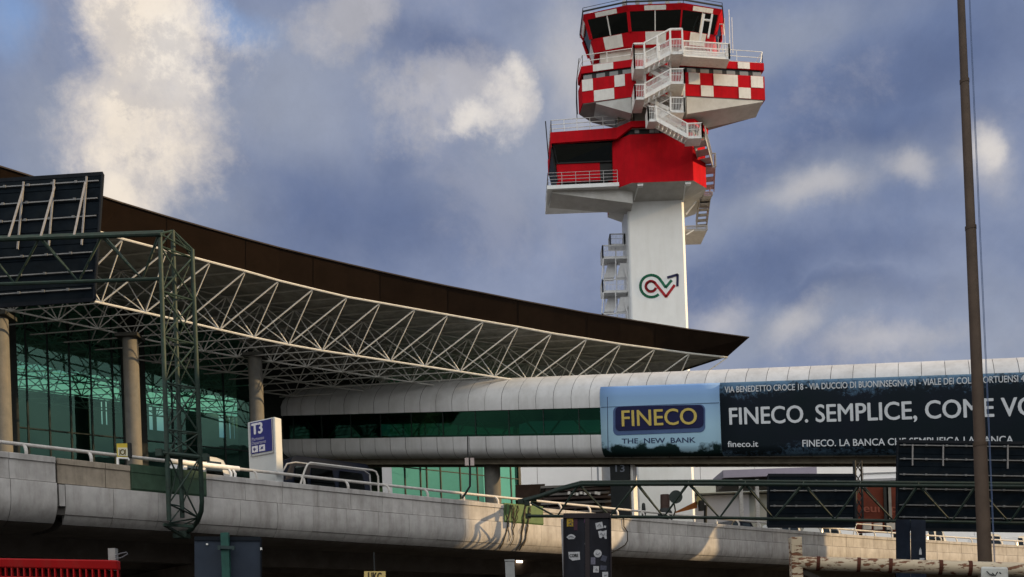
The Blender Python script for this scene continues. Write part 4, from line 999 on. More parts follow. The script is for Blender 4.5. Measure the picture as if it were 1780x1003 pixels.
ft = MB(); ft.bar(pt(285, 912, 34.6), pt(335, 915, 35.4), .1); ft.bar(pt(285, 912, 34.6), pt(318, 932, 36.2), .09); ft.box(pt(316, 930, 36.4), .5, .5, .25); ft.build('mast_foot', green_steel, gl_)
for x0, x1 in ((226, 296), (297, 357)):
    s0, s1 = vs(x0), vs(x1); bx = MB(); pr = [(-.3, .06), (.10, .06), (.10, -.80), (.02, -.92), (-.3, -.92)]
    bx.loft([[vp(s0, n, z) for n, z in pr], [vp(s1 - .02, n, z) for n, z in pr]]); bx.bar(vp(s0, .11, -.22), vp(s1, .11, -.22), .02, .03); bx.build('mounting_plate', green_box, gl_)
arm = MB()
U1 = [pt(-330, 427, 34.4), pt(280, 407, 34.4)]; U2 = [pt(-330, 425, 35.5), pt(285, 404, 35.3)]; Lw = [pt(-330, 505, 35.0), pt(300, 484, 34.9)]
arm.tube(U1, .085, 8); arm.tube(U2, .085, 8); arm.build('arm_upper_chord', green_steel, gl_, smooth=True)
MB().tube(Lw, .07, 8).build('arm_lower_chord', green_steel, gl_, smooth=True)
ad = MB()
def along(L_, x): t = (x + 330) / (L_[1 - 0] and 610.0); return L_[0].lerp(L_[1], t)
lo_x = [229, 122, 15, -92, -199]; up_x = [275, 176, 68, -38, -145, -252]
for i, x in enumerate(lo_x):
    p = along(Lw, x)
    for U_ in (U1, U2): ad.tube([p, along(U_, up_x[i])], .035, 6); ad.tube([p, along(U_, up_x[i + 1])], .035, 6)
for x in up_x: ad.tube([along(U1, x), along(U2, x)], .03, 6)
ad.build('arm_brace', green_steel, gl_, smooth=True)

def board(name, label, cat, group, corner_tl, corner_tr, corner_br, dtop, dbot, ribs, posts, struts, thick=.10, paint=navy_back):
    """back of a traffic sign board made of long horizontal profiles"""
    TLp, TRp, BRp = pt(*corner_tl, dtop), pt(*corner_tr, dtop), pt(*corner_br, dbot)
    BLp = TLp + (BRp - TRp)
    n = (TRp - TLp).cross(BRp - TRp).normalized()
    if n.y > 0: n = -n
    t = thing(name, (BLp + BRp) / 2, label, cat, group)
    pn = MB(); N_ = max(3, int(round((TLp - BLp).length / .62)))
    for k in range(N_):
        a, b = k / N_ + .004, (k + 1) / N_ - .004
        q = [BLp.lerp(TLp, a), BRp.lerp(TRp, a), BRp.lerp(TRp, b), BLp.lerp(TLp, b)]
        pn.hexa([q[0], q[1], q[1] - n * thick, q[0] - n * thick, q[3], q[2], q[2] - n * thick, q[3] - n * thick])
    pn.loft([[BLp + n * .0 - n * .02, BRp - n * .02, TRp - n * .02, TLp - n * .02], [BLp - n * .08, BRp - n * .08, TRp - n * .08, TLp - n * .08]])
    pan = pn.build('board_panel', paint, t)
    fr = MB(); fr.bar(TLp, TRp, .06, .14); fr.bar(TRp, BRp, .06, .14); fr.bar(BLp, BRp, .06, .14); fr.bar(TLp, BLp, .06, .14); fr.build('board_frame', mat('frame_dark', (.012, .015, .02), .7, .2, spec=.05), t)
    for y in ribs:
        f = (corner_br[1] - y) / (corner_br[1] - corner_tr[1]); r = MB()
        a, b = BLp.lerp(TLp, f), BRp.lerp(TRp, f); e = (b - a).normalized()
        r.bar(a + n * .05 + e * .1, b + n * .05 - e * .12, .045, .05, up=n)
        L_ = (b - a).length; k = .3
        while k < L_ - .2: r.box(a + e * k + n * .075, .10, .06, .09); k += .95 + .1 * math.sin(k * 7)
        r.build('stiffener', mat('stiffener_steel', (.16, .165, .17), .55, .2, 6, metal=.2), t)
    for x, f0, f1 in posts:
        g = (x - corner_tl[0]) / (corner_tr[0] - corner_tl[0]); a, b = BLp.lerp(BRp, g), TLp.lerp(TRp, g)
        MB().bar(a.lerp(b, f0) + n * .10, a.lerp(b, f1) + n * .10, .06, .05, up=n).build('upright', mat('upright_steel', (.20, .20, .205), .6, .2, 6), t)
    for (x, f1), pxe in struts:
        g = (x - corner_tl[0]) / (corner_tr[0] - corner_tl[0]); b = TLp.lerp(TRp, g); a = BLp.lerp(BRp, g)
        MB().bar(a.lerp(b, f1) + n * .12, pxe, .06, .05).build('stay', mat('upright_steel', ()), t)
    return t
board('sign_board', 'back of the large dark sign board on the tall lattice mast at the left edge', 'sign board', 'backs of gantry sign boards', (-260, 331), (179, 302), (164, 521), 37.0, 35.75,
      [316, 347, 378, 441, 473, 503], [(44, .42, .96), (97, .42, .96), (153, .42, .97), (-20, .42, .95)],
      [((45, .90), pt(14, 416, 34.5)), ((99, .90), pt(70, 414, 34.5)), ((152, .92), pt(128, 412, 34.5)), ((-20, .9), pt(-50, 418, 34.5))])

# ================================================================== RIGHT GANTRY AND ITS TWO BOARDS
gr = thing('truss_gantry', pt(910, 880, 46.6), 'long dark green truss gantry running level from a green bracket on the viaduct edge', 'gantry')
GD0, GD1 = 46.2, 45.2
def gd(x): return GD0 + (GD1 - GD0) * (x - 1010) / 770
u1 = [pt(907, 872, 46.9), pt(940, 863, 46.6), pt(975, 851, 45.9), pt(1010, 842, 45.5), pt(1240, 841.5, gd(1240) - .8), pt(1780, 846, 44.4), pt(2100, 850, 44.0)]
u2 = [pt(907, 870, 47.0), pt(940, 861, 46.8), pt(975, 848, 46.6), pt(1010, 838.5, 46.5), pt(1240, 836.5, 46.2), pt(1780, 841, 45.7), pt(2100, 845, 45.4)]
l1 = [pt(918, 897, 46.6), pt(1010, 897.5, 46.0), pt(1240, 900, 45.6), pt(1780, 909.5, 45.0), pt(2100, 915, 44.7)]
for c in (u1, u2): MB().tube(c, .085, 8).build('upper_chord', green_dark, gr, smooth=True)
MB().tube(l1, .075, 8).build('lower_chord', green_dark, gr, smooth=True)
def at_x(c, x):
    for a, b in zip(c, c[1:]):
        xa = proj(a); xb = proj(b)
        if xa <= x <= xb: return a.lerp(b, (x - xa) / (xb - xa))
    return c[-1]
def proj(p): q = p - CAM; return HX + F * (q.x / q.y * cr - q.z / q.y * sr)
gb = MB(); ux = [1006, 1107, 1197, 1296, 1398, 1497, 1598, 1698, 1800, 1900]; lx = [969, 1061, 1154, 1251, 1346, 1453, 1555, 1655, 1755, 1855]
for i, x in enumerate(lx):
    p = at_x(l1, x)
    for c in (u1, u2):
        gb.tube([p, at_x(c, ux[i])], .038, 6)
        if i: gb.tube([p, at_x(c, ux[i - 1])], .038, 6)
    gb.tube([at_x(u1, ux[i]), at_x(u2, ux[i])], .03, 6)
gb.tube([pt(922, 874, 46.7), at_x(l1, 965)], .05, 6)
gb.build('truss_brace', green_dark, gr, smooth=True)
s0, s1 = gboxR; bx = MB(); pr = [(-.3, .06), (.08, .06), (.08, -.80), (.02, -.90), (-.3, -.90)]
bx.loft([[vp(s0, n, z) for n, z in pr], [vp(s1, n, z) for n, z in pr]]); bx.build('mounting_plate', mat('green_plate_light', (.085, .145, .06), .6, .2, 3, stain=(.05, .10, .05), stain_amt=.6, streak=True), gr)
kn = MB()
for x, y in ((905, 872), (916, 875), (928, 868), (918, 897)): kn.box(pt(x, y, 46.9), .26, .3, .22)
kn.build('end_clamp', green_dark, gr)
board('sign_board', 'shorter dark sign board back, on the truss gantry in front of the grey hall', 'sign board', 'backs of gantry sign boards', (1335, 826), (1486, 826), (1486, 915), 46.9, 46.7, [837, 853.5, 880, 901], [], [])
board('sign_board', 'back of the widest dark sign board, hung on the truss gantry under the bank banner', 'sign board', 'backs of gantry sign boards', (1560, 767), (1960, 773), (1960, 926), 46.2, 46.0, [780, 804, 831, 856, 884, 905], [(1585, .72, .96), (1638, .72, .96), (1750, .70, .97)], [])
# slim lattice post carrying the shorter board
lp_ = thing('lattice_post', pt(1492, 900, 49.5), 'slim black lattice post rising to the footbridge beside the shorter sign board', 'post')
a0_, a1_, b0_, b1_ = pt(1488, 905, 49.5), pt(1485, 801, 49.5), pt(1500, 905, 49.8), pt(1497, 801, 49.8)
MB().tube([a0_, a1_], .09, 8).build('post_leg', tw_d, lp_); MB().tube([b0_, b1_], .06, 8).build('post_leg', tw_d, lp_)
q = MB()
for i in range(5): q.tube([a0_.lerp(a1_, i / 5), b0_.lerp(b1_, (i + 1) / 5)], .03, 6); q.tube([b0_.lerp(b1_, i / 5), a0_.lerp(a1_, (i + 1) / 5)], .03, 6)
q.build('post_lattice', tw_d, lp_)
# dead vines / cables hanging from the bracket
cb = thing('hanging_cables', pt(900, 890, 45.9), 'bundle of dry dark stems and cables hanging from the green bracket down the viaduct edge', 'cables')
cab = mat('cable_brown', (.06, .048, .034), .8, .3, 6)
sx = gboxR[0]
for i in range(11):
    s_a = sx + rnd.uniform(-.1, 1.7); dr = rnd.uniform(-.35, .15); P = []
    low = rnd.uniform(.9, 2.0) if i < 8 else 2.15
    for k in range(9):
        z = .0 - low * k / 8; n = .12 + .03 * math.sin(k * 1.7 + i)
        if z < arcz: n = arcn + math.sqrt(max(.01, (arcr + .05) ** 2 - (z - arcz) ** 2))
        P.append(vp(s_a + dr * k * .22 + .04 * math.sin(k * 1.9 + i * 2), n, z))
    MB().tube(P, .018 if i < 8 else .035, 5).build('cable', cab, cb)
for x0, y0, x1, y1 in ((1063 + 20, 903, 1090, 950),):
    P = []; s_a = vs(1082)
    for k in range(9):
        z = -.1 - 2.0 * k / 8; n = .08 if z > arcz else arcn + math.sqrt(max(.01, (arcr + .05) ** 2 - (z - arcz) ** 2)); P.append(vp(s_a + (.25 if 2 < k < 6 else 0) - max(0, k - 6) * .5, n, z))
    MB().tube(P, .03, 6).build('cable', cab, cb)

# ================================================================== SIGNS, VEHICLES AND POSTS ON THE VIADUCT
# totem sign
tt = thing('totem_sign', pt(462, 833, 39.6), 'white totem sign with dark blue T3 panel standing behind the viaduct hand rail', 'sign')
tz0, tz1 = ZD, pt(462, 729, 39.6).z
cx = pt(480, 800, 39.2); ang = R(33)
ex = Vector((math.cos(ang), -math.sin(ang), 0)); ex = Vector((-.80, .10, 0)).normalized() * -1
ex = Vector((.86, -.51, 0)); en = Vector((-.51, -.86, 0))       # along the front to the right, and out of the front
wid = 1.52; dep = .40
P0 = Vector((cx.x, cx.y, 0)); fl = P0 - ex * wid
MB().loft([[fl + ZUP * tz0, P0 + ZUP * tz0, P0 - en * dep + ZUP * tz0, fl - en * dep + ZUP * tz0], [fl + ZUP * tz1, P0 + ZUP * tz1, P0 - en * dep + ZUP * tz1, fl - en * dep + ZUP * tz1]]).build('totem_body', mat('totem_grey', (.48, .50, .50), .5, .06, 1), tt, bevel=.05)
def tf(u, z, o=0): return fl + ex * (wid * u) + en * o + ZUP * (tz1 + (tz0 - tz1) * z)
blue = mat('sign_blue', (.022, .025, .16), .4, .1, 2)
def zq(y): return (tz1 - hit(458, y, P0, en).z) / (tz1 - tz0)
bl = MB().hexa([tf(.10, zq(786), .0), tf(.93, zq(786), .0), tf(.93, zq(786), .03), tf(.10, zq(786), .03), tf(.10, zq(731), 0), tf(.93, zq(731), 0), tf(.93, zq(731), .03), tf(.10, zq(731), .03)]).build('blue_panel', blue, tt)
tl = MB(); tl.bar(tf(.10, zq(790), .03), tf(.92, zq(790), .03), .03); tl.bar(tf(.12, zq(729), .03), tf(.12, zq(790), .03), .03); tl.bar(tf(.92, zq(729), .03), tf(.92, zq(790), .03), .03); tl.build('panel_trim', galv, tt)
wl_ = mat('sign_lettering', (.62, .62, .66), .5, .05)
dim_ = mat('sign_lettering_dim', (.30, .30, .42), .5, .05)
def ttx(nm, b, u0, u1, y, h, m=wl_, bold=.02): text(nm, b, tf(u0, zq(y), .035), tf(u1, zq(y), .035), ZUP, h, m, bl, en, bold, .01)
ttx('terminal_lettering', 'T3', .17, .58, 752, .42, bold=.05); ttx('small_lettering', 'Partenze', .17, .62, 763.5, .13, dim_); ttx('small_lettering', 'Departures', .17, .68, 770.5, .13, dim_)
for u0, kind in ((.17, 'a'), (.43, 'p')):
    sqm = MB(); sqm.hexa([tf(u0, zq(784), .032), tf(u0 + .21, zq(784), .032), tf(u0 + .21, zq(784), .04), tf(u0, zq(784), .04), tf(u0, zq(773), .032), tf(u0 + .21, zq(773), .032), tf(u0 + .21, zq(773), .04), tf(u0, zq(773), .04)])
    o = sqm.build('pictogram_tile', wl_, bl)
    ic = MB(); c = tf(u0 + .105, zq(778.5), .045)
    if kind == 'a': ic.bar(c - ex * .07, c + ex * .07, .03); ic.bar(c - ex * .07, c - ex * .01 + ZUP * .06, .03); ic.bar(c - ex * .07, c - ex * .01 - ZUP * .06, .03)
    else: ic.bar(c - ex * .07 - ZUP * .05, c + ex * .07 + ZUP * .05, .03); ic.bar(c + ex * .01 + ZUP * .01, c - ex * .05 + ZUP * .05, .025); ic.bar(c + ex * .01 + ZUP * .01, c + ex * .05 - ZUP * .05, .025)
    ic.build('pictogram', blue, bl)
# yellow taxi stop sign
tx = thing('taxi_sign', pt(216, 808, 34.6), 'small yellow sign with a round mark on a white bracket beside the left concrete column', 'sign')
d = 34.4
MB().hexa([pt(203.5, 794, d), pt(224.5, 795, d), pt(224.5, 795, d + .06), pt(203.5, 794, d + .06), pt(202.5, 771, d), pt(223.5, 770.5, d), pt(223.5, 770.5, d + .06), pt(202.5, 771, d + .06)]).build('sign_plate', mat('taxi_yellow', (.50, .38, .045), .5, .1), tx)
MB().hexa([pt(205, 792, d - .02), pt(222, 793, d - .02), pt(222, 793, d), pt(205, 792, d), pt(204.6, 778, d - .02), pt(221.6, 778, d - .02), pt(221.6, 778, d), pt(204.6, 778, d)]).build('white_field', mat('sign_cream', (.55, .53, .40), .5, .1), tx)
c = pt(213, 785.5, d - .03); rg = MB(); rg.tube([c + Vector((math.cos(R(a)) * .075, 0, math.sin(R(a)) * .085)) for a in range(0, 361, 24)], .016, 6); rg.bar(pt(208, 781, d - .03), pt(208, 791, d - .03), .02); rg.bar(pt(218, 781, d - .03), pt(218, 791, d - .03), .02); rg.build('mark', mat('mark_brown', (.12, .09, .03), .6, .1), tx)
MB().box(pt(225.5, 783, d + .05), .10, .14, .52).build('sign_case', tw_d, tx)
tb = MB(); tb.tube([pt(204.5, 795, d), pt(205, 812, d), ], .045, 8); tb.tube([pt(205, 796, d), pt(224, 797, d), pt(224, 800, d)], .03, 6); tb.build('sign_bracket', white_steel, tx)

def vehicle(name, label, cat, base, dirv, L_, Wd, Hh, paint, group=None, van=False, glassm=None):
    t = thing(name, base, label, cat, group); d = Vector(dirv).normalized(); q = Vector((-d.y, d.x, 0)); B = Vector(base)
    P = lambda u, w, z: B + d * (u * L_) + q * (w * Wd) + ZUP * z
    if van: prof = [(-.5, .35), (-.5, .9), (-.42, 1.05), (-.30, Hh - .12), (-.25, Hh), (.47, Hh), (.5, Hh - .15), (.5, .35)]
    else: prof = [(-.5, .35), (-.5, .72), (-.46, .80), (-.22, .95), (-.06, Hh - .06), (.02, Hh), (.26, Hh - .02), (.34, Hh - .1), (.46, 1.0), (.5, .85), (.5, .35)]
    rings = []
    for w, sc in ((-.5, .0), (-.46, .06), (.46, .06), (.5, .0)):
        rings.append([P(u * (1 if abs(w) < .5 else .985), w * (1.0 if z < 1.0 else .86 + .1 * (abs(w) < .5)), z if abs(w) < .5 else z - .04 * (z > .5)) for u, z in prof])
    b = MB().loft(rings).build('body', paint, t, smooth=True)
    g = MB(); gm = dark_gl if not glassm else glassm
    zs = (1.0, Hh - .18) if not van else (1.15, Hh - .45)
    for sd in (-1, 1):
        w0, w1 = sd * .505, sd * .445
        for u0, u1 in (((-.12, .08), (.11, .33)) if not van else ((-.30, -.16), (-.14, .12), (.15, .44))):
            g = MB(); g.hexa([P(u0, w0 * .99, zs[0]), P(u1, w0 * .99, zs[0]), P(u1, w0 * .97, zs[0]), P(u0, w0 * .97, zs[0]), P(u0 + .03, w1 * 1.0, zs[1]), P(u1 - .02, w1 * 1.0, zs[1]), P(u1 - .02, w1 * .97, zs[1]), P(u0 + .03, w1 * .97, zs[1])]); g.build('side_window', gm, t)
    for u in (-.32, .32):
        for w in (-.46, .46):
            c = P(u, w, .32); MB().tube([c - q * .1, c + q * .1], .32, 16).build('wheel', mat('tyre', (.02, .02, .02), .9, .2), t)
    return t
car_white = mat('car_white', (.62, .62, .60), .25, .03, 1); car_dark = mat('car_navy', (.012, .016, .028), .25, .2, 1); car_sil = mat('car_silver', (.34, .35, .37), .3, .05, 1, metal=.4)
def vbase(x, n): p = vp(vs(x), n, 0); return (p.x, p.y, ZD + .004)
vehicle('parked_car', 'white car with only its roof showing behind the hand rail beside the T3 totem', 'car', vbase(358, -1.55), vtan(vs(358)), 3.4, 1.7, 1.86, car_white, 'cars on the viaduct')
vehicle('dark_van', 'dark blue van behind the long guard hoop and below the footbridge', 'van', vbase(602, -2.6), vtan(vs(602)), 4.9, 1.9, 2.55, car_dark, None, True)
for i, (x, n, Ln, H_, pm, lab) in enumerate(((1640, -1.7, 4.6, 2.05, car_white, 'white car behind the parapet just left of the flagpole'), (1745, -1.9, 4.6, 2.0, car_white, 'white car behind the parapet just right of the flagpole'),
        (1800, -2.0, 4.4, 2.0, car_white, 'white car behind the parapet at the right edge'), (1692, -4.6, 4.4, 1.70, car_dark, 'dark car behind the flagpole on the viaduct'),
        (1395, -2.1, 4.3, 1.75, car_white, 'low white car under the shorter sign board'), (1462, -1.9, 4.2, 1.85, car_white, 'white car left of the red sign below the shorter sign board'), (1322, -2.6, 4.4, 1.72, car_dark, 'dark car in front of the grey hall'),
        (850, -2.8, 4.3, 1.48, car_sil, 'silver car behind the rail by the round column under the footbridge'))):
    vehicle('parked_car', lab, 'car', vbase(x, n), vtan(vs(x)), Ln, 1.75, H_, pm, 'cars on the viaduct')
# lamp post with boxes in front of the footbridge
lpst = thing('signal_post', pt(818, 866, 44.2), 'thin dark post with two small pale boxes against the lower edge of the footbridge', 'post')
MB().tube([pt(803, 866, 44.2), pt(809, 858, 44.2), pt(817, 845, 44.2), pt(817, 799, 44.2)], .05, 8).build('post', tw_d, lpst, smooth=True)
MB().tube([pt(813.5, 798, 44.2), pt(813, 757, 44.2)], .03, 6).build('aerial', tw_d, lpst)
for x in (811.5, 821): MB().box(pt(x, 803, 44.1), .17, .16, .34).build('box', mat('pale_pink_box', (.42, .35, .33), .6, .1), lpst)
# round mirror seen from behind
rm = thing('round_mirror', pt(1174, 897, 46.0), 'round dark disc on a thin post above the lower chord of the truss gantry', 'mirror')
c = pt(1175, 863.5, 46.0); MB().tube([c, c + Vector((0, .09, 0))], .31, 28).build('disc', mat('disc_dark', (.03, .04, .04), .5, .2), rm, smooth=True)
MB().tube([pt(1172, 876, 46.1), pt(1174, 888, 46.1), pt(1171, 897, 46.1)], .035, 8).build('post', tw_d, rm, smooth=True)
# fittings behind the parapet
def fitting(name, label, cat, fn, m): o = fn(MB()).build(name, m); tag(o, label, cat); return o
cyl = thing('vent_pipe', pt(1156, 888, 56), 'short brown pipe with a black flared foot left of the round mirror', 'pipe')
MB().tube([pt(1156, 884, 56), pt(1156, 860, 56)], .27, 16).build('pipe', mat('pipe_brown', (.05, .03, .025), .6, .3), cyl, smooth=True)
p = pt(1156, 888.5, 56); MB().tube([(p.x, p.y, ZD), (p.x, p.y, p.z - .1), (p.x, p.y, p.z + .15)], [.42, .42, .27], 16).build('pipe_foot', tw_d, cyl, smooth=True)
lb_ = thing('low_bollard', pt(1119, 888, 56), 'small black bollard beside the white pier edge', 'bollard')
p = pt(1119, 888, 56); MB().tube([(p.x, p.y, ZD), (p.x, p.y, p.z), (p.x, p.y, p.z + .38), (p.x, p.y, p.z + .45)], [.12, .12, .1, .05], 12).build('bollard_post', tw_d, lb_, smooth=True)
bm_ = thing('boom_arm', pt(1200, 893, 70), 'rusty orange boom arm slanting upwards in front of the grey hall', 'boom')
MB().loft([[pt(1174, 892, 70), pt(1174, 889.5, 70), pt(1174, 889.5, 70.6), pt(1174, 892, 70.6)], [pt(1212, 883, 70), pt(1211, 871, 70), pt(1211, 871, 70.6), pt(1212, 883, 70.6)]]).build('arm', mat('rust_orange', (.30, .10, .025), .7, .3, 3), bm_)
kn = MB(); kn.loft([[pt(1208, 875, 70), pt(1220, 882, 70), pt(1220, 882, 70.6), pt(1208, 875, 70.6)], [pt(1214, 858, 70), pt(1217, 857, 70), pt(1217, 857, 70.6), pt(1214, 858, 70.6)]]); kn.build('jib', mat('boom_olive', (.30, .26, .12), .7, .3, 3), bm_)
MB().box(pt(1219, 879, 69.9), .35, .5, .7).build('cab', tw_d, bm_); p = pt(1226, 900, 70.1); MB().tube([(p.x, p.y, 0), p, pt(1227, 878, 70.1)], .12, 8).build('mast', tw_d, bm_)

# ================================================================== BEHIND: halls, canopies, rental sign
hw = mat('hall_white', (.80, .81, .82), .6, .04, .6)
hall = thing('white_hall', (40, 108, 0), 'long white panelled hall seen through the gap under the footbridge', 'hall')
def flatwall(mb, x0, x1, d, z0, z1, th=.5, gap=0, step=None):
    a, b = pt(x0, 840, d), pt(x1, 840, d)
    if not step: mb.box(((a.x + b.x) / 2, d + th / 2, (z0 + z1) / 2), b.x - a.x, th, z1 - z0); return
    s = a.x
    while s < b.x: e = min(s + step, b.x); mb.box(((s + e) / 2, d + th / 2, (z0 + z1) / 2), e - s - gap, th, z1 - z0); s = e
hm = MB(); flatwall(hm, 840, 2300, 108, 0, 23.5, .5, .05, 6.0); hm.build('wall_panel', hw, hall)
hb = MB(); hb.box((44, 120, 11.7), 120, 22, 23.2); hb.build('hall_body', mat('hall_grey', (.45, .46, .48), .7, .05), hall)
hs_ = MB(); a = pt(1500, 823, 107.9); b = pt(1700, 823, 107.9); hs_.box(((a.x + b.x) / 2, 107.95, a.z), b.x - a.x, .1, .12); a = pt(1500, 835, 107.9); hs_.box(((a.x + b.x) / 2, 107.9, a.z), b.x - a.x, .2, .25); hs_.build('ledge', mat('ledge_grey', (.25, .26, .28), .7, .1), hall)
gb_ = thing('glass_block', pt(1052, 850, 103), 'narrow grey glazed block at the edge of the dark pier', 'building')
a, b = pt(1041, 830, 103), pt(1072, 830, 103); MB().box(((a.x + b.x) / 2, 104, 11), b.x - a.x, 2, 22).build('block_wall', mat('block_grey', (.20, .22, .25), .5, .1), gb_)
MB().box((a.x + .15, 102.9, 11), .3, .2, 22).build('corner_trim', hw, gb_)
gh = thing('grey_hall', pt(1250, 880, 92), 'grey flat roofed hall with pale fascia behind the truss gantry', 'hall')
a, b, c = pt(1188, 870, 94), pt(1302, 870, 94), pt(1400, 870, 94); zt_h = pt(1250, 850, 94).z
MB().box(((a.x + b.x) / 2, 96, zt_h / 2 - .3), b.x - a.x, 4, zt_h - .6).build('grey_wall', mat('hall_wall_grey', (.26, .27, .30), .7, .06, .8), gh)
MB().box(((b.x + c.x) / 2, 96.3, zt_h / 2 - .3), c.x - b.x - .02, 4, zt_h - .6).build('grey_wall', mat('hall_wall_olive', (.24, .25, .23), .7, .1, .8), gh)
MB().box(((a.x + c.x) / 2, 95.6, zt_h - .15), c.x - a.x + .4, 5, .65).build('fascia', mat('hall_fascia', (.36, .40, .40), .6, .08), gh)
cn = thing('flat_canopy', pt(1300, 835, 80), 'flat canopy with lilac grey edge and black underside left of the shorter sign board', 'canopy')
a, b = pt(1257, 824, 80), pt(1420, 822, 80)
MB().box(((a.x + b.x) / 2, 82, a.z), b.x - a.x, 4, .62).build('canopy_edge', mat('lilac_grey', (.30, .28, .36), .6, .06), cn)
a2 = pt(1262, 836, 80); MB().box(((a2.x + b.x) / 2, 82.2, a2.z), b.x - a2.x, 3.6, .55).build('canopy_underside', tw_d, cn)
for x in (1288, 1316): p = pt(x, 833, 79.9); MB().box((p.x, 80.1, p.z / 2), .28, .28, p.z).build('canopy_post', galv, cn)
# brown layered roofs
bt_ = mat('brown_tin', (.06, .042, .036), .6, .25, 2); st_ = mat('slat_grey', (.15, .14, .13), .6, .3, 2)
kr = thing('kiosk_roof', pt(920, 870, 66), 'dark brown flat kiosk roof at the corner of the glass terminal', 'kiosk')
a, b = pt(896, 850, 68), pt(947, 850, 68); MB().box(((a.x + b.x) / 2, 69, pt(920, 858, 68).z), b.x - a.x, 3, 1.1).build('roof_edge', bt_, kr); MB().box(((a.x + b.x) / 2, 69, pt(920, 868, 68).z / 2), b.x - a.x - .5, 2.4, pt(920, 868, 68).z).build('kiosk_wall', mat('kiosk_dark', (.04, .035, .03), .7, .2), kr)
k2 = thing('slatted_canopy', pt(1000, 870, 64), 'grey brown slatted canopy behind the left end of the truss gantry', 'canopy')
a, b = pt(940, 850, 64), pt(1066, 850, 64)
for i, y in enumerate((845, 850.5, 857, 864, 872, 880, 887)):
    z = pt(1000, y, 64).z; MB().box(((a.x + b.x) / 2 + (.2 if i % 2 else 0), 65 + .12 * i, z), b.x - a.x - .25 * i * (i < 3), 2.2, .15).build('slat', st_ if i % 2 == 0 else bt_, k2)
z = pt(1000, 891, 64).z; MB().box(((a.x + b.x) / 2, 66, (z + 6) / 2), b.x - a.x - 1.0, 1.4, 6).build('canopy_wall', bt_, k2)
for x in (952, 1000, 1050): p = pt(x, 868, 64.2); MB().box((p.x, 64.6, p.z / 2), .15, .15, p.z).build('canopy_post', tw_d, k2)
wb = MB(); 
k3 = thing('light_row', pt(1015, 857, 63.6), 'short row of small white lamps under the slatted canopy', 'lamps')
for i, x in enumerate((989, 996, 1003, 1010, 1017, 1024, 1036, 1041)):
    MB().box(pt(x, 857 + (i % 3), 63.6), .17, .12, .18).build('lamp_glass', mat('lamp_white', (.6, .6, .58), .4, .05), k3)
rs = thing('rental_sign', pt(1522, 880, 74), 'red brown rental sign with faint lower case lettering between the two sign boards', 'sign')
a, b = pt(1490, 880, 74), pt(1562, 880, 74); zt0, zt1 = pt(1520, 925, 74).z, pt(1520, 846, 74).z
MB().box(((a.x + b.x) / 2, 74.3, (zt0 + zt1) / 2), b.x - a.x, .3, zt1 - zt0).build('sign_face', mat('sign_rust_red', (.10, .018, .008), .6, .25, 1.2, stain=(.08, .02, .012), stain_amt=.6), rs)
text('sign_lettering', 'europ', pt(1501, 890, 74.13), pt(1560, 890.5, 74.13), ZUP, .60, mat('faded_red_lettering', (.20, .06, .04), .6, .1), rs, (0, -1, 0), .02, .03)
for x in (1507, 1526, 1548): MB().box(pt(x, 915, 73.9), .62, .2, .5).build('white_box', mat('box_offwhite', (.42, .40, .36), .6, .15), rs)
for x in (1540, 1545): p = pt(x, 880, 74.0); MB().box((p.x, 73.95, (zt0 + zt1) / 2), .35, .1, zt1 - zt0).build('sign_post', mat('post_grey', (.2, .19, .17), .6, .2) if x == 1545 else tw_d, rs)
for x, lab in ((1495, 'left'), (1555, 'right')): p = pt(x, 900, 74.6); MB().box((p.x, 74.6, zt0 / 2), .2, .2, zt0).build('sign_leg', tw_d, rs)

# ================================================================== NEAR THE CAMERA
# flag pole of stepped steel tube with its halyard
fp = thing('flagpole', (pt(1712, 985, 15).x, 15, 0), 'tall brown stepped steel flagpole with thin halyard rising out of the top at the right', 'flagpole')
pole_m = mat('pole_brown', (.075, .052, .037), .6, .25, 3, stain=(.07, .045, .03), stain_amt=.7, streak=True, bump=.2)
pb, ptp = pt(1711.5, 960, 15), pt(1670.5, 0, 15)
def pole(y): 
    z = pt(1690, y, 15).z; t = (z - pb.z) / (ptp.z - pb.z); return pb + (ptp - pb) * t
cuts = [(1250, .108), (775, .097), (770, .085), (398, .077), (394, .069), (144, .065), (139, .058), (-260, .046)]
P_ = []; r_ = []
for y, r in cuts: P_.append(pole(y)); r_.append(r)
MB().tube(P_, r_, 20).build('pole_tube', pole_m, fp, smooth=True)
for y, r in ((773, .103), (396, .082), (141, .070)): MB().tube([pole(y + 3), pole(y - 3)], r, 20).build('pole_collar', pole_m, fp, smooth=True)
cl = MB(); cl.tube([Vector((pole(1250).x, 15, 0)), Vector((pole(1250).x, 15, .25))], [.22, .13], 20); cl.build('pole_foot', pole_m, fp, smooth=True)
ha = MB()
for dx in (7, 11): ha.tube([pole(-250) + Vector((.10 + dx * .003, 0, 0)), pole(300) + Vector((.10 + dx * .004, 0, 0)), pole(655) + Vector((.11 + dx * .004, 0, 0)), pole(1100) + Vector((.12 + dx * .003, .0, 0))], .0045, 5)
ha.build('halyard', mat('halyard_blue', (.12, .17, .30), .8, .1), fp)
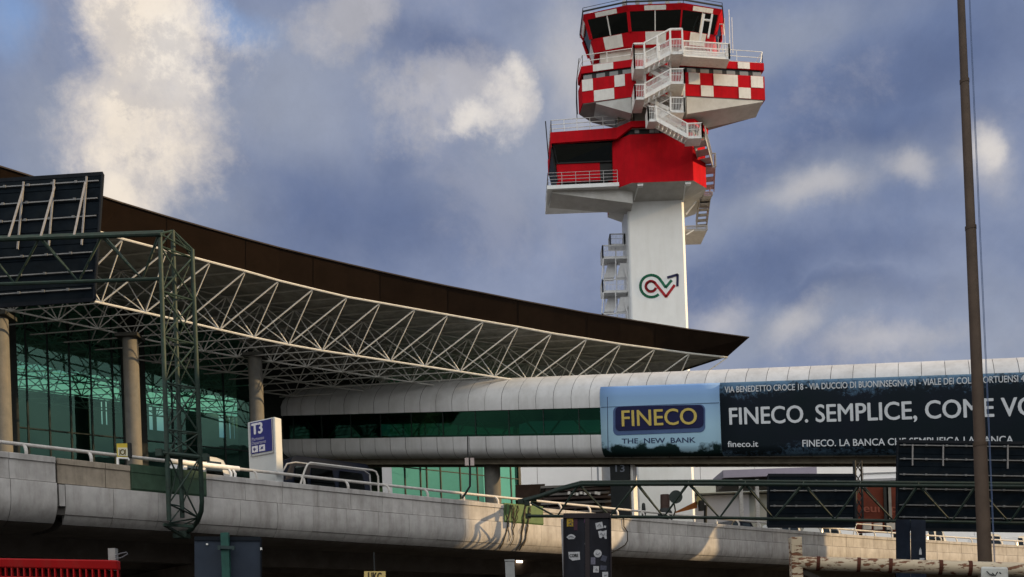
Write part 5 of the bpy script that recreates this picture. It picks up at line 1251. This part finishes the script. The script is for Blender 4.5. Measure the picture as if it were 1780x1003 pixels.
# rusty height bar
rb_ = thing('height_barrier', (pt(1382, 985, 7).x, 7, 0), 'peeling cream and rust barrier bar on a short rusty post at the lower right', 'barrier')
def rusty(name, a, b):
    m = bpy.data.materials.new(name); m.use_nodes = True; nt = m.node_tree; N = nt.nodes; L = nt.links; p = N['Principled BSDF']; p.inputs['Roughness'].default_value = .7
    tc = N.new('ShaderNodeTexCoord'); mp = N.new('ShaderNodeMapping'); mp.inputs['Scale'].default_value = (13, 30, 46); L.new(tc.outputs['Object'], mp.inputs[0])
    n = N.new('ShaderNodeTexNoise'); n.inputs['Scale'].default_value = 1; n.inputs['Detail'].default_value = 5; n.inputs['Roughness'].default_value = .6; L.new(mp.outputs[0], n.inputs['Vector'])
    n2 = N.new('ShaderNodeTexNoise'); n2.inputs['Scale'].default_value = 2.3; n2.inputs['Detail'].default_value = 3; L.new(tc.outputs['Object'], n2.inputs['Vector'])
    ad = N.new('ShaderNodeMath'); ad.operation = 'MULTIPLY_ADD'; ad.inputs[1].default_value = .5; L.new(n2.outputs[0], ad.inputs[0]); L.new(n.outputs[0], ad.inputs[2])
    r = N.new('ShaderNodeMapRange'); r.inputs[1].default_value = .79; r.inputs[2].default_value = .82; L.new(ad.outputs[0], r.inputs[0])
    rc = N.new('ShaderNodeMix'); rc.data_type = 'RGBA'; L.new(n.outputs[0], rc.inputs[0]); rc.inputs[6].default_value = (.05, .015, .008, 1); rc.inputs[7].default_value = (.20, .075, .025, 1)
    cc = N.new('ShaderNodeMix'); cc.data_type = 'RGBA'; L.new(n2.outputs[0], cc.inputs[0]); cc.inputs[6].default_value = (*a, 1); cc.inputs[7].default_value = (*b, 1)
    mx = N.new('ShaderNodeMix'); mx.data_type = 'RGBA'; L.new(r.outputs[0], mx.inputs[0]); L.new(cc.outputs[2], mx.inputs[6]); L.new(rc.outputs[2], mx.inputs[7]); L.new(mx.outputs[2], p.inputs['Base Color'])
    b_ = N.new('ShaderNodeBump'); b_.inputs['Strength'].default_value = .6; b_.inputs['Distance'].default_value = .004; b_.invert = True; L.new(r.outputs[0], b_.inputs['Height']); L.new(b_.outputs[0], p.inputs['Normal'])
    return m
rust = rusty('peeling_paint', (.52, .45, .33), (.42, .32, .20))
a, b = pt(1388, 978.5, 7), pt(1790, 991, 6.6); e = (b - a).normalized()
MB().tube([a, a.lerp(b, .3), a.lerp(b, .7), b + e * 1.6], .048, 16).build('bar', rust, rb_, smooth=True)
p = pt(1382, 934, 7); MB().box((p.x, 7, p.z / 2), .078, .078, p.z).build('post', rust, rb_, bevel=.006)
p2 = b + e * 1.5; MB().box((p2.x, p2.y, (p2.z + .1) / 2), .078, .078, p2.z + .1).build('post', rust, rb_)
lw_ = MB(); lw_.bar(pt(1391, 1012, 7), pt(1800, 1024, 6.65), .05); lw_.bar(pt(1393, 993, 7), pt(1440, 1014, 7), .035); lw_.build('lower_rail', mat('rail_dark', (.04, .035, .03), .7, .2), rb_)
jn = MB()
for x in (1424, 1497, 1553, 1640, 1690):
    t = (x - 1388) / 402; c = a.lerp(b, t); jn.tube([c - e * .012, c + e * .012], .052, 16)
jn.build('rust_band', mat('rust_dark', (.07, .022, .012), .8, .3, 8), rb_)
wp_ = thing('white_plate', pt(1729, 1003, 6.5), 'chipped white plate with a dark scrawl fixed over the rusty bar by the flagpole foot', 'plate')
MB().hexa([pt(1706, 1060, 6.48), pt(1754, 1061, 6.46), pt(1754, 1061, 6.52), pt(1706, 1060, 6.54), pt(1705, 985, 6.48), pt(1752, 986, 6.46), pt(1752, 986, 6.52), pt(1705, 985, 6.54)]).build('plate', mat('plate_white', (.52, .53, .50), .6, .12, 12, stain=(.3, .25, .18), stain_amt=.4), wp_, bevel=.012)
sc = MB()
for L_ in ([(1715, 993), (1720, 998), (1727, 1000)], [(1725, 996), (1730, 1001), (1734, 994)], [(1737, 995), (1740, 997)]):
    sc.tube([pt(x, y, 6.465) for x, y in L_], .0035, 5)
sc.build('scrawl', tw_d, wp_)

# black sign with stickers
sg = thing('stickered_sign', (pt(1020, 950, 10).x, 10, 0), 'dark narrow sign back covered with pale stickers below the truss gantry', 'sign')
d = 10.0
def quad(mb, x0, y0, x1, y1, dd, th=.02, rot=0): 
    a, b, c, e_ = pt(x0, y1, dd), pt(x1, y1, dd), pt(x1, y0, dd), pt(x0, y0, dd)
    if rot:
        m_ = (a + b + c + e_) / 4; M = Matrix.Rotation(R(rot), 3, 'Y'); a, b, c, e_ = [m_ + M @ (q - m_) for q in (a, b, c, e_)]
    t = Vector((0, th, 0)); return mb.hexa([a, b, b + t, a + t, e_, c, c + t, e_ + t])
sgm = mat('sign_black', (.008, .009, .014), .6, .3, 4, stain=(.03, .035, .05), stain_amt=.5, streak=True)
qb = MB(); a, b, c, e_ = pt(981, 1240, d), pt(1064, 1240, d), pt(1060, 897, d), pt(980, 898, d); t = Vector((0, .04, 0)); qb.hexa([a, b, b + t, a + t, e_, c, c + t, e_ + t]); pnl = qb.build('sign_panel', sgm, sg)
fr = MB(); fr.bar(pt(1061, 896, d - .01), pt(1065, 1240, d - .01), .012, .05); fr.bar(pt(979.5, 896.5, d - .01), pt(1061, 896, d - .01), .012, .05); fr.bar(pt(979.5, 896, d - .01), pt(981, 1240, d - .01), .008, .05); fr.bar(pt(1020.5, 899, d - .004), pt(1023, 1240, d - .004), .045, .012); fr.build('sign_frame', mat('frame_black', (.025, .02, .022), .4, .2), sg)
for x in (990, 1052): p = pt(x, 1200, d + .08); MB().tube([(p.x, p.y, 0), (p.x, p.y, pt(x, 900, d).z)], .025, 10).build('sign_post', galv, sg)
sw = mat('sticker_white', (.42, .43, .45), .5, .12, 40, stain=(.22, .22, .24), stain_amt=.6); sy = mat('sticker_yellow', (.42, .28, .03), .5, .15, 40, stain=(.2, .1, .02), stain_amt=.5); sp_ = mat('sticker_purple', (.10, .04, .10), .5, .2, 30); sdim = mat('sticker_dim', (.055, .06, .085), .5, .3, 40)
k = lambda zx, zy: (970 + zx / 8.155, 880 + zy / 8.155)
def stick(x0, y0, x1, y1, m, rot=0, shape=None, name='sticker'):
    (xa, ya), (xb, yb) = k(x0, y0), k(x1, y1); mb = MB()
    if shape == 'round':
        c = pt((xa + xb) / 2, (ya + yb) / 2, d - .003); r = (xb - xa) / 2 * d / F; mb.loft([[c + Vector((math.cos(R(q)) * r, o, math.sin(R(q)) * r)) for q in range(0, 360, 15)] for o in (0, .003)])
    elif shape == 'hex':
        c = pt((xa + xb) / 2, (ya + yb) / 2, d - .003); rx, rz = (xb - xa) / 2 * d / F, (yb - ya) / 2 * d / F; mb.loft([[c + Vector((px_ * rx, o, pz * rz)) for px_, pz in ((-1, 0), (-.45, .75), (0, 1), (.5, .8), (1, .05), (.6, -.75), (-.5, -.8))] for o in (0, .003)])
    elif shape == 'tag':
        c = pt((xa + xb) / 2, (ya + yb) / 2, d - .003); rx, rz = (xb - xa) / 2 * d / F, (yb - ya) / 2 * d / F; mb.loft([[c + Vector((px_ * rx, o, pz * rz)) for px_, pz in ((-1, 1), (1, .95), (1, -.85), (-.35, -1), (-.9, -.45))] for o in (0, .003)])
    elif shape == 'jag':
        c = pt((xa + xb) / 2, (ya + yb) / 2, d - .003); rx, rz = (xb - xa) / 2 * d / F, (yb - ya) / 2 * d / F; mb.loft([[c + Vector((px_ * rx, o, pz * rz)) for px_, pz in ((-1, .8), (-.4, .9), (.1, .75), (1, 1), (.95, -.3), (1, -.95), (.55, -1), (.4, -.5), (0, -.45), (-.3, -.8), (-.75, -.7))] for o in (0, .003)])
    else: quad(mb, xa, ya, xb, yb, d - .003, .003, rot)
    return mb.build(name, m, pnl)
stick(125, 165, 215, 285, sy); stick(372, 165, 440, 235, sp_, 6); stick(225, 180, 275, 340, mat('sticker_faint_red', (.05, .018, .03), .5, .2, 30))
stick(535, 228, 635, 320, sw, -12); stick(650, 275, 680, 305, sw, 10); stick(570, 340, 690, 465, sw, 0, 'jag'); stick(118, 395, 250, 475, sw, 0, 'hex'); tg = stick(148, 645, 310, 770, sw, 0, 'tag'); rd_ = stick(507, 612, 618, 725, sw, 0, 'round')
stick(500, 848, 580, 938, sw, 2); stick(628, 930, 710, 1010, sw, -2); stick(465, 725, 530, 825, mat('sticker_torn', (.12, .12, .16), .5, .4, 60)); stick(600, 840, 690, 905, sdim, 4); stick(612, 700, 690, 780, sdim, 20)
(xa, ya), (xb, yb) = k(163, 722), k(288, 716); text('sticker_lettering', 'CORE', pt(xa, ya, d - .006), pt(xb, yb, d - .006), ZUP, 42 / 8.155 * d / F, tw_d, tg, (0, -1, 0), .04, .002)
dd = MB()
for q in ([(150, 215), (185, 200), (205, 230), (165, 245)], [(145, 265), (180, 255), (205, 270)]): dd.tube([pt(*k(*w), d - .006) for w in q], .0035, 5)
for q in ([(555, 285), (590, 250), (610, 290)], [(595, 400), (615, 380), (640, 420), (660, 385)], [(150, 440), (185, 425), (220, 440)], [(535, 670), (565, 690), (590, 655)], [(530, 905), (548, 880), (555, 915)], [(650, 985), (690, 970)]): dd.tube([pt(*k(*w), d - .006) for w in q], .003, 5)
dd.build('sticker_drawing', mat('ink_grey', (.08, .085, .10), .6, .2), pnl)
sqg = MB(); sqg.tube([pt(*k(*w), d - .004) for w in ((378, 535), (400, 525), (405, 548), (425, 540), (437, 575))], .003, 5); sqg.build('scribble', sw, pnl)
# plain dark sign on a green post
ds = thing('plain_sign', (pt(396, 970, 12).x, 12, 0), 'dark blue grey sign back on a green post under the lattice mast', 'sign')
qb = MB(); a, b, c, e_ = pt(339, 1200, 12), pt(454, 1200, 12), pt(453, 937, 12), pt(338, 936.5, 12); t = Vector((0, .04, 0)); qb.hexa([a, b, b + t, a + t, e_, c, c + t, e_ + t]); qb.build('sign_panel', mat('sign_slate', (.022, .031, .048), .6, .2, 3, stain=(.03, .04, .055), stain_amt=.5), ds)
a, b = pt(391, 926, 11.93), pt(396, 1240, 11.93); MB().bar(Vector((a.x, a.y, 0)), a, .095, .06, up=(0, 1, 0)).build('sign_post', mat('post_green', (.025, .085, .07), .5, .25, 6), ds)
cl_ = MB(); cl_.bar(pt(381, 951, 11.88), pt(406, 952, 11.88), .025, .04); cl_.bar(pt(381, 948, 11.88), pt(381, 956, 11.88), .03); cl_.bar(pt(406, 949, 11.88), pt(406, 956, 11.88), .03); cl_.build('clamp', mat('clamp_green', (.03, .05, .05), .5, .2), ds)
fr = MB(); fr.bar(pt(338, 936, 11.99), pt(453.5, 936.5, 11.99), .012, .05); fr.bar(pt(453.5, 936, 11.99), pt(455, 1200, 11.99), .010, .05); fr.build('sign_frame', mat('frame_dark', ()), ds)
bo = MB(); bo.box(pt(360, 946, 11.98), .02, .02, .02); bo.box(pt(454, 954, 11.97), .02, .02, .03); bo.build('bolt', white_steel, ds)
# dark pair of panels with a pale arrow sticker
dp_ = thing('folded_sign', (pt(1583, 950, 13.5).x, 13.5, 0), 'dark blue folded sign with a small white arrow sticker behind the rusty bar', 'sign')
d = 13.5; qb = MB()
qb.hexa([pt(1559, 1240, d), pt(1584, 1240, d + .12), pt(1584, 1240, d + .16), pt(1559, 1240, d + .04), pt(1557, 903, d), pt(1582, 903, d + .12), pt(1582, 903, d + .16), pt(1557, 903, d + .04)])
qb.hexa([pt(1585, 1240, d + .12), pt(1613, 1240, d), pt(1613, 1240, d + .04), pt(1585, 1240, d + .16), pt(1583, 903, d + .12), pt(1609, 904, d), pt(1609, 904, d + .04), pt(1583, 903, d + .16)])
qb.build('sign_panel', mat('sign_navy', (.006, .010, .020), .6, .25, 4, stain=(.03, .045, .07), stain_amt=.4), dp_)
st = MB(); st.face([pt(1597.5, 964, d + .03), pt(1602.5, 964, d + .02), pt(1601.5, 955, d + .02), pt(1600, 951.5, d + .02), pt(1598, 956, d + .03)]); st.build('arrow_sticker', sw, dp_)
st = MB(); quad(st, 1599, 970, 1607, 975.5, d - .01, .01); st.build('sticker', sw, dp_)
p = pt(1584, 1100, d + .2); MB().tube([(p.x, p.y, 0), (p.x, p.y, pt(1584, 910, d).z)], .03, 10).build('sign_post', galv, dp_)
# red plastic fence
rf = thing('red_fence', (pt(100, 1000, 6.2).x, 6.2, 0), 'bright red plastic site fence with a row of slots at the lower left corner', 'fence')
red = mat('red_plastic', (.38, .007, .008), .6, .12, 5, stain=(.24, .045, .035), stain_amt=.5, streak=True)
FA, FBp = pt(-260, 966, 6.3), pt(204, 974, 6.0)
def fq(u, z, o=0): q = FA.lerp(FBp, u); return Vector((q.x, q.y - o, q.z + z))
zt2 = 0; h1 = 16 * 6.1 / F
tb = MB(); tb.hexa([fq(0, -h1, 0), fq(1, -h1, 0), fq(1, -h1, -.05), fq(0, -h1, -.05), fq(0, 0, .015), fq(1, 0, .015), fq(1, 0, -.05), fq(0, 0, -.05)]); tb.build('top_rail', red, rf, bevel=.008)
lz = -FA.z + .15
h2 = 31 * 6.1 / F
mid = MB()
mid.hexa([fq(0, -h2 - .10, 0), fq(1, -h2 - .10, 0), fq(1, -h2 - .10, -.03), fq(0, -h2 - .10, -.03), fq(0, -h2, 0), fq(1, -h2, 0), fq(1, -h2, -.03), fq(0, -h2, -.03)])
nsl = 44
for i in range(nsl + 1):
    u = i / nsl; w = .10 / nsl; mid.hexa([fq(max(0, u - w), -h2, .002), fq(min(1, u + w), -h2, .002), fq(min(1, u + w), -h2, -.02), fq(max(0, u - w), -h2, -.02), fq(max(0, u - w), -h1, .002), fq(min(1, u + w), -h1, .002), fq(min(1, u + w), -h1, -.02), fq(max(0, u - w), -h1, -.02)])
for j in range(1, 10):
    z = -h2 - .10 - j * .16; mid.hexa([fq(0, z - .05, 0), fq(1, z - .05, 0), fq(1, z - .05, -.03), fq(0, z - .05, -.03), fq(0, z, 0), fq(1, z, 0), fq(1, z, -.03), fq(0, z, -.03)])
for i in range(0, nsl + 1, 2):
    u = i / nsl; mid.bar(fq(u, -h2 - .05, -.01), fq(u, -1.75, -.01), .03)
mid.build('slotted_panel', red, rf)
bkp = MB(); bkp.face([fq(0, -h2 + .002, -.045), fq(1, -h2 + .002, -.045), fq(1, -h1 - .002, -.045), fq(0, -h1 - .002, -.045)]); bkp.build('slot_backing', mat('slot_dark', (.03, .004, .004), .8, .2), rf)
p = pt(194, 953, 6.1); MB().box((p.x, 6.12, p.z / 2), .045, .045, p.z).build('fence_post', mat('post_zinc', (.27, .27, .26), .6, .2, 10), rf)
wr = MB(); wr.tube([pt(200, 966, 6.08), pt(210, 962, 6.08), pt(220, 960, 6.08), pt(222, 963, 6.08), pt(212, 969, 6.08), pt(201, 972, 6.08)], .004, 6); wr.build('wire_tie', mat('wire_grey', (.12, .12, .13), .5, .1), rf)
# grey bollard post, yellow notice, lamps under the viaduct
gp_ = thing('concrete_post', (pt(886, 985, 12).x, 12, 0), 'square grey concrete post below the viaduct left of the stickered sign', 'post')
p = pt(886, 976, 12); MB().box((p.x, 12, p.z / 2), .115, .115, p.z).build('shaft', mat('post_concrete', (.30, .31, .31), .8, .15, 6, stain=(.18, .18, .17), stain_amt=.5), gp_, bevel=.01); MB().box((p.x, 12, p.z + .01), .125, .125, .02).build('cap', mat('post_concrete', ()), gp_)
yn = thing('yellow_notice', pt(652, 1003, 30), 'yellow notice with black capital letters hanging in the dark under the viaduct', 'notice')
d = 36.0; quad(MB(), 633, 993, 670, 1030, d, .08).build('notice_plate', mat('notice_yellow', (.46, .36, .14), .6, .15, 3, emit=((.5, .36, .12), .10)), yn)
text('notice_lettering', 'UKC', pt(640, 1008, d - .01), pt(664, 1009, d - .01), ZUP, .28, mat('notice_black', (.03, .025, .02), .7, .1), yn, (0, -1, 0), .04, .01)
MB().bar(pt(651, 993, d + .04), pt(650, 960, d + .04), .05).build('hanger', tw_d, yn)
lampm = mat('lamp_glow', (.8, .75, .65), .4, .02, 1, emit=((1, .80, .62), 3.0))
def ulamp(x, y, d, w, label):
    t = thing('ceiling_lamp', pt(x, y, d), label, 'lamp', 'lamps under the viaduct'); quad(MB(), x - w / 2, y - 2.6, x + w / 2, y + 2.6, d, .3).build('lamp_glass', lampm, t)
    p = pt(x, y - 3, d + .15); MB().box((p.x, p.y, p.z + .06), w * d / F * 1.1, .36, .10).build('lamp_housing', tw_d, t)
    MB().bar(p + ZUP * .1, Vector((p.x, p.y, ZP - 1.8)), .05).build('hanger', tw_d, t)
ulamp(211.5, 948.5, 40.5, 11, 'glowing lamp under the viaduct above the end of the red fence')
ulamp(903, 975, 52.0, 11, 'glowing lamp under the viaduct beside the grey concrete post')
ulamp(1186.5, 985.5, 62.0, 10, 'glowing lamp under the viaduct right of the stickered sign')

# ================================================================== OUT OF VIEW: unseen blocks added right of the view to shade parts of the viaduct
kx = SDIR.y / SDIR.x
cp = thing('shade_blocks', (60, 25, 0), 'unseen concrete blocks right of the view, added to cast shade on the viaduct', 'shade block')
cpm = mat('blocker_concrete', (.30, .29, .27), .85, .12, .8)
def cblock(c0, c1, h, x0=46.0, x1=62.0, nm='block'):
    y0, y1 = c0 + x0 * kx, c1 + x0 * kx; sh = (x1 - x0) * kx; mb = MB(); n = int(h // 3.1); 
    mb.loft([[(x0 + .4, y0, 0), (x1, y0 + sh, 0), (x1, y1 + sh, 0), (x0 + .4, y1, 0)], [(x0 + .4, y0, h), (x1, y0 + sh, h), (x1, y1 + sh, h), (x0 + .4, y1, h)]])
    for i in range(1, n + 1): mb.box((x0 + .15, (y0 + y1) / 2, h - (i - 1) * 3.1 - .55), .5, y1 - y0 - .02, 1.1)
    mb.build(nm, cpm, cp)
tE = math.tan(SUN_EL) / math.hypot(1, kx) * math.hypot(1, kx)
def hfor(xv, z): return z + (46 - xv) * math.sqrt(1 + kx * kx) * math.tan(SUN_EL)
cblock(-30, 35.6, hfor(-16, 9.0) + 1.0, nm='shade_block'); cblock(35.62, 45.3, hfor(-10.6, 8.55), nm='shade_block')
cblock(58.2, 65.6, hfor(14, 8.7), nm='shade_block')

bk_ = thing('rear_light_blocker', (-10, -45, 0), 'long unseen concrete block behind the viewpoint, added to hold back low light', 'shade block')  # unseen block added to cut low sky light from behind the camera
mb = MB(); mb.box((-15, -52, 5.5), 150, 24, 11); mb.build('blocker_core', mat('blocker_dark', (.05, .05, .048), .9, .2), bk_)
for i in range(3):
    MB().box((-15, -39.7, 3.0 + i * 3.4), 150, .6, 1.2).build('blocker_parapet', cpm, bk_)
for i in range(16): MB().box((-86 + i * 9.4, -39.8, 5.5), .7, .5, 11).build('blocker_column', cpm, bk_)
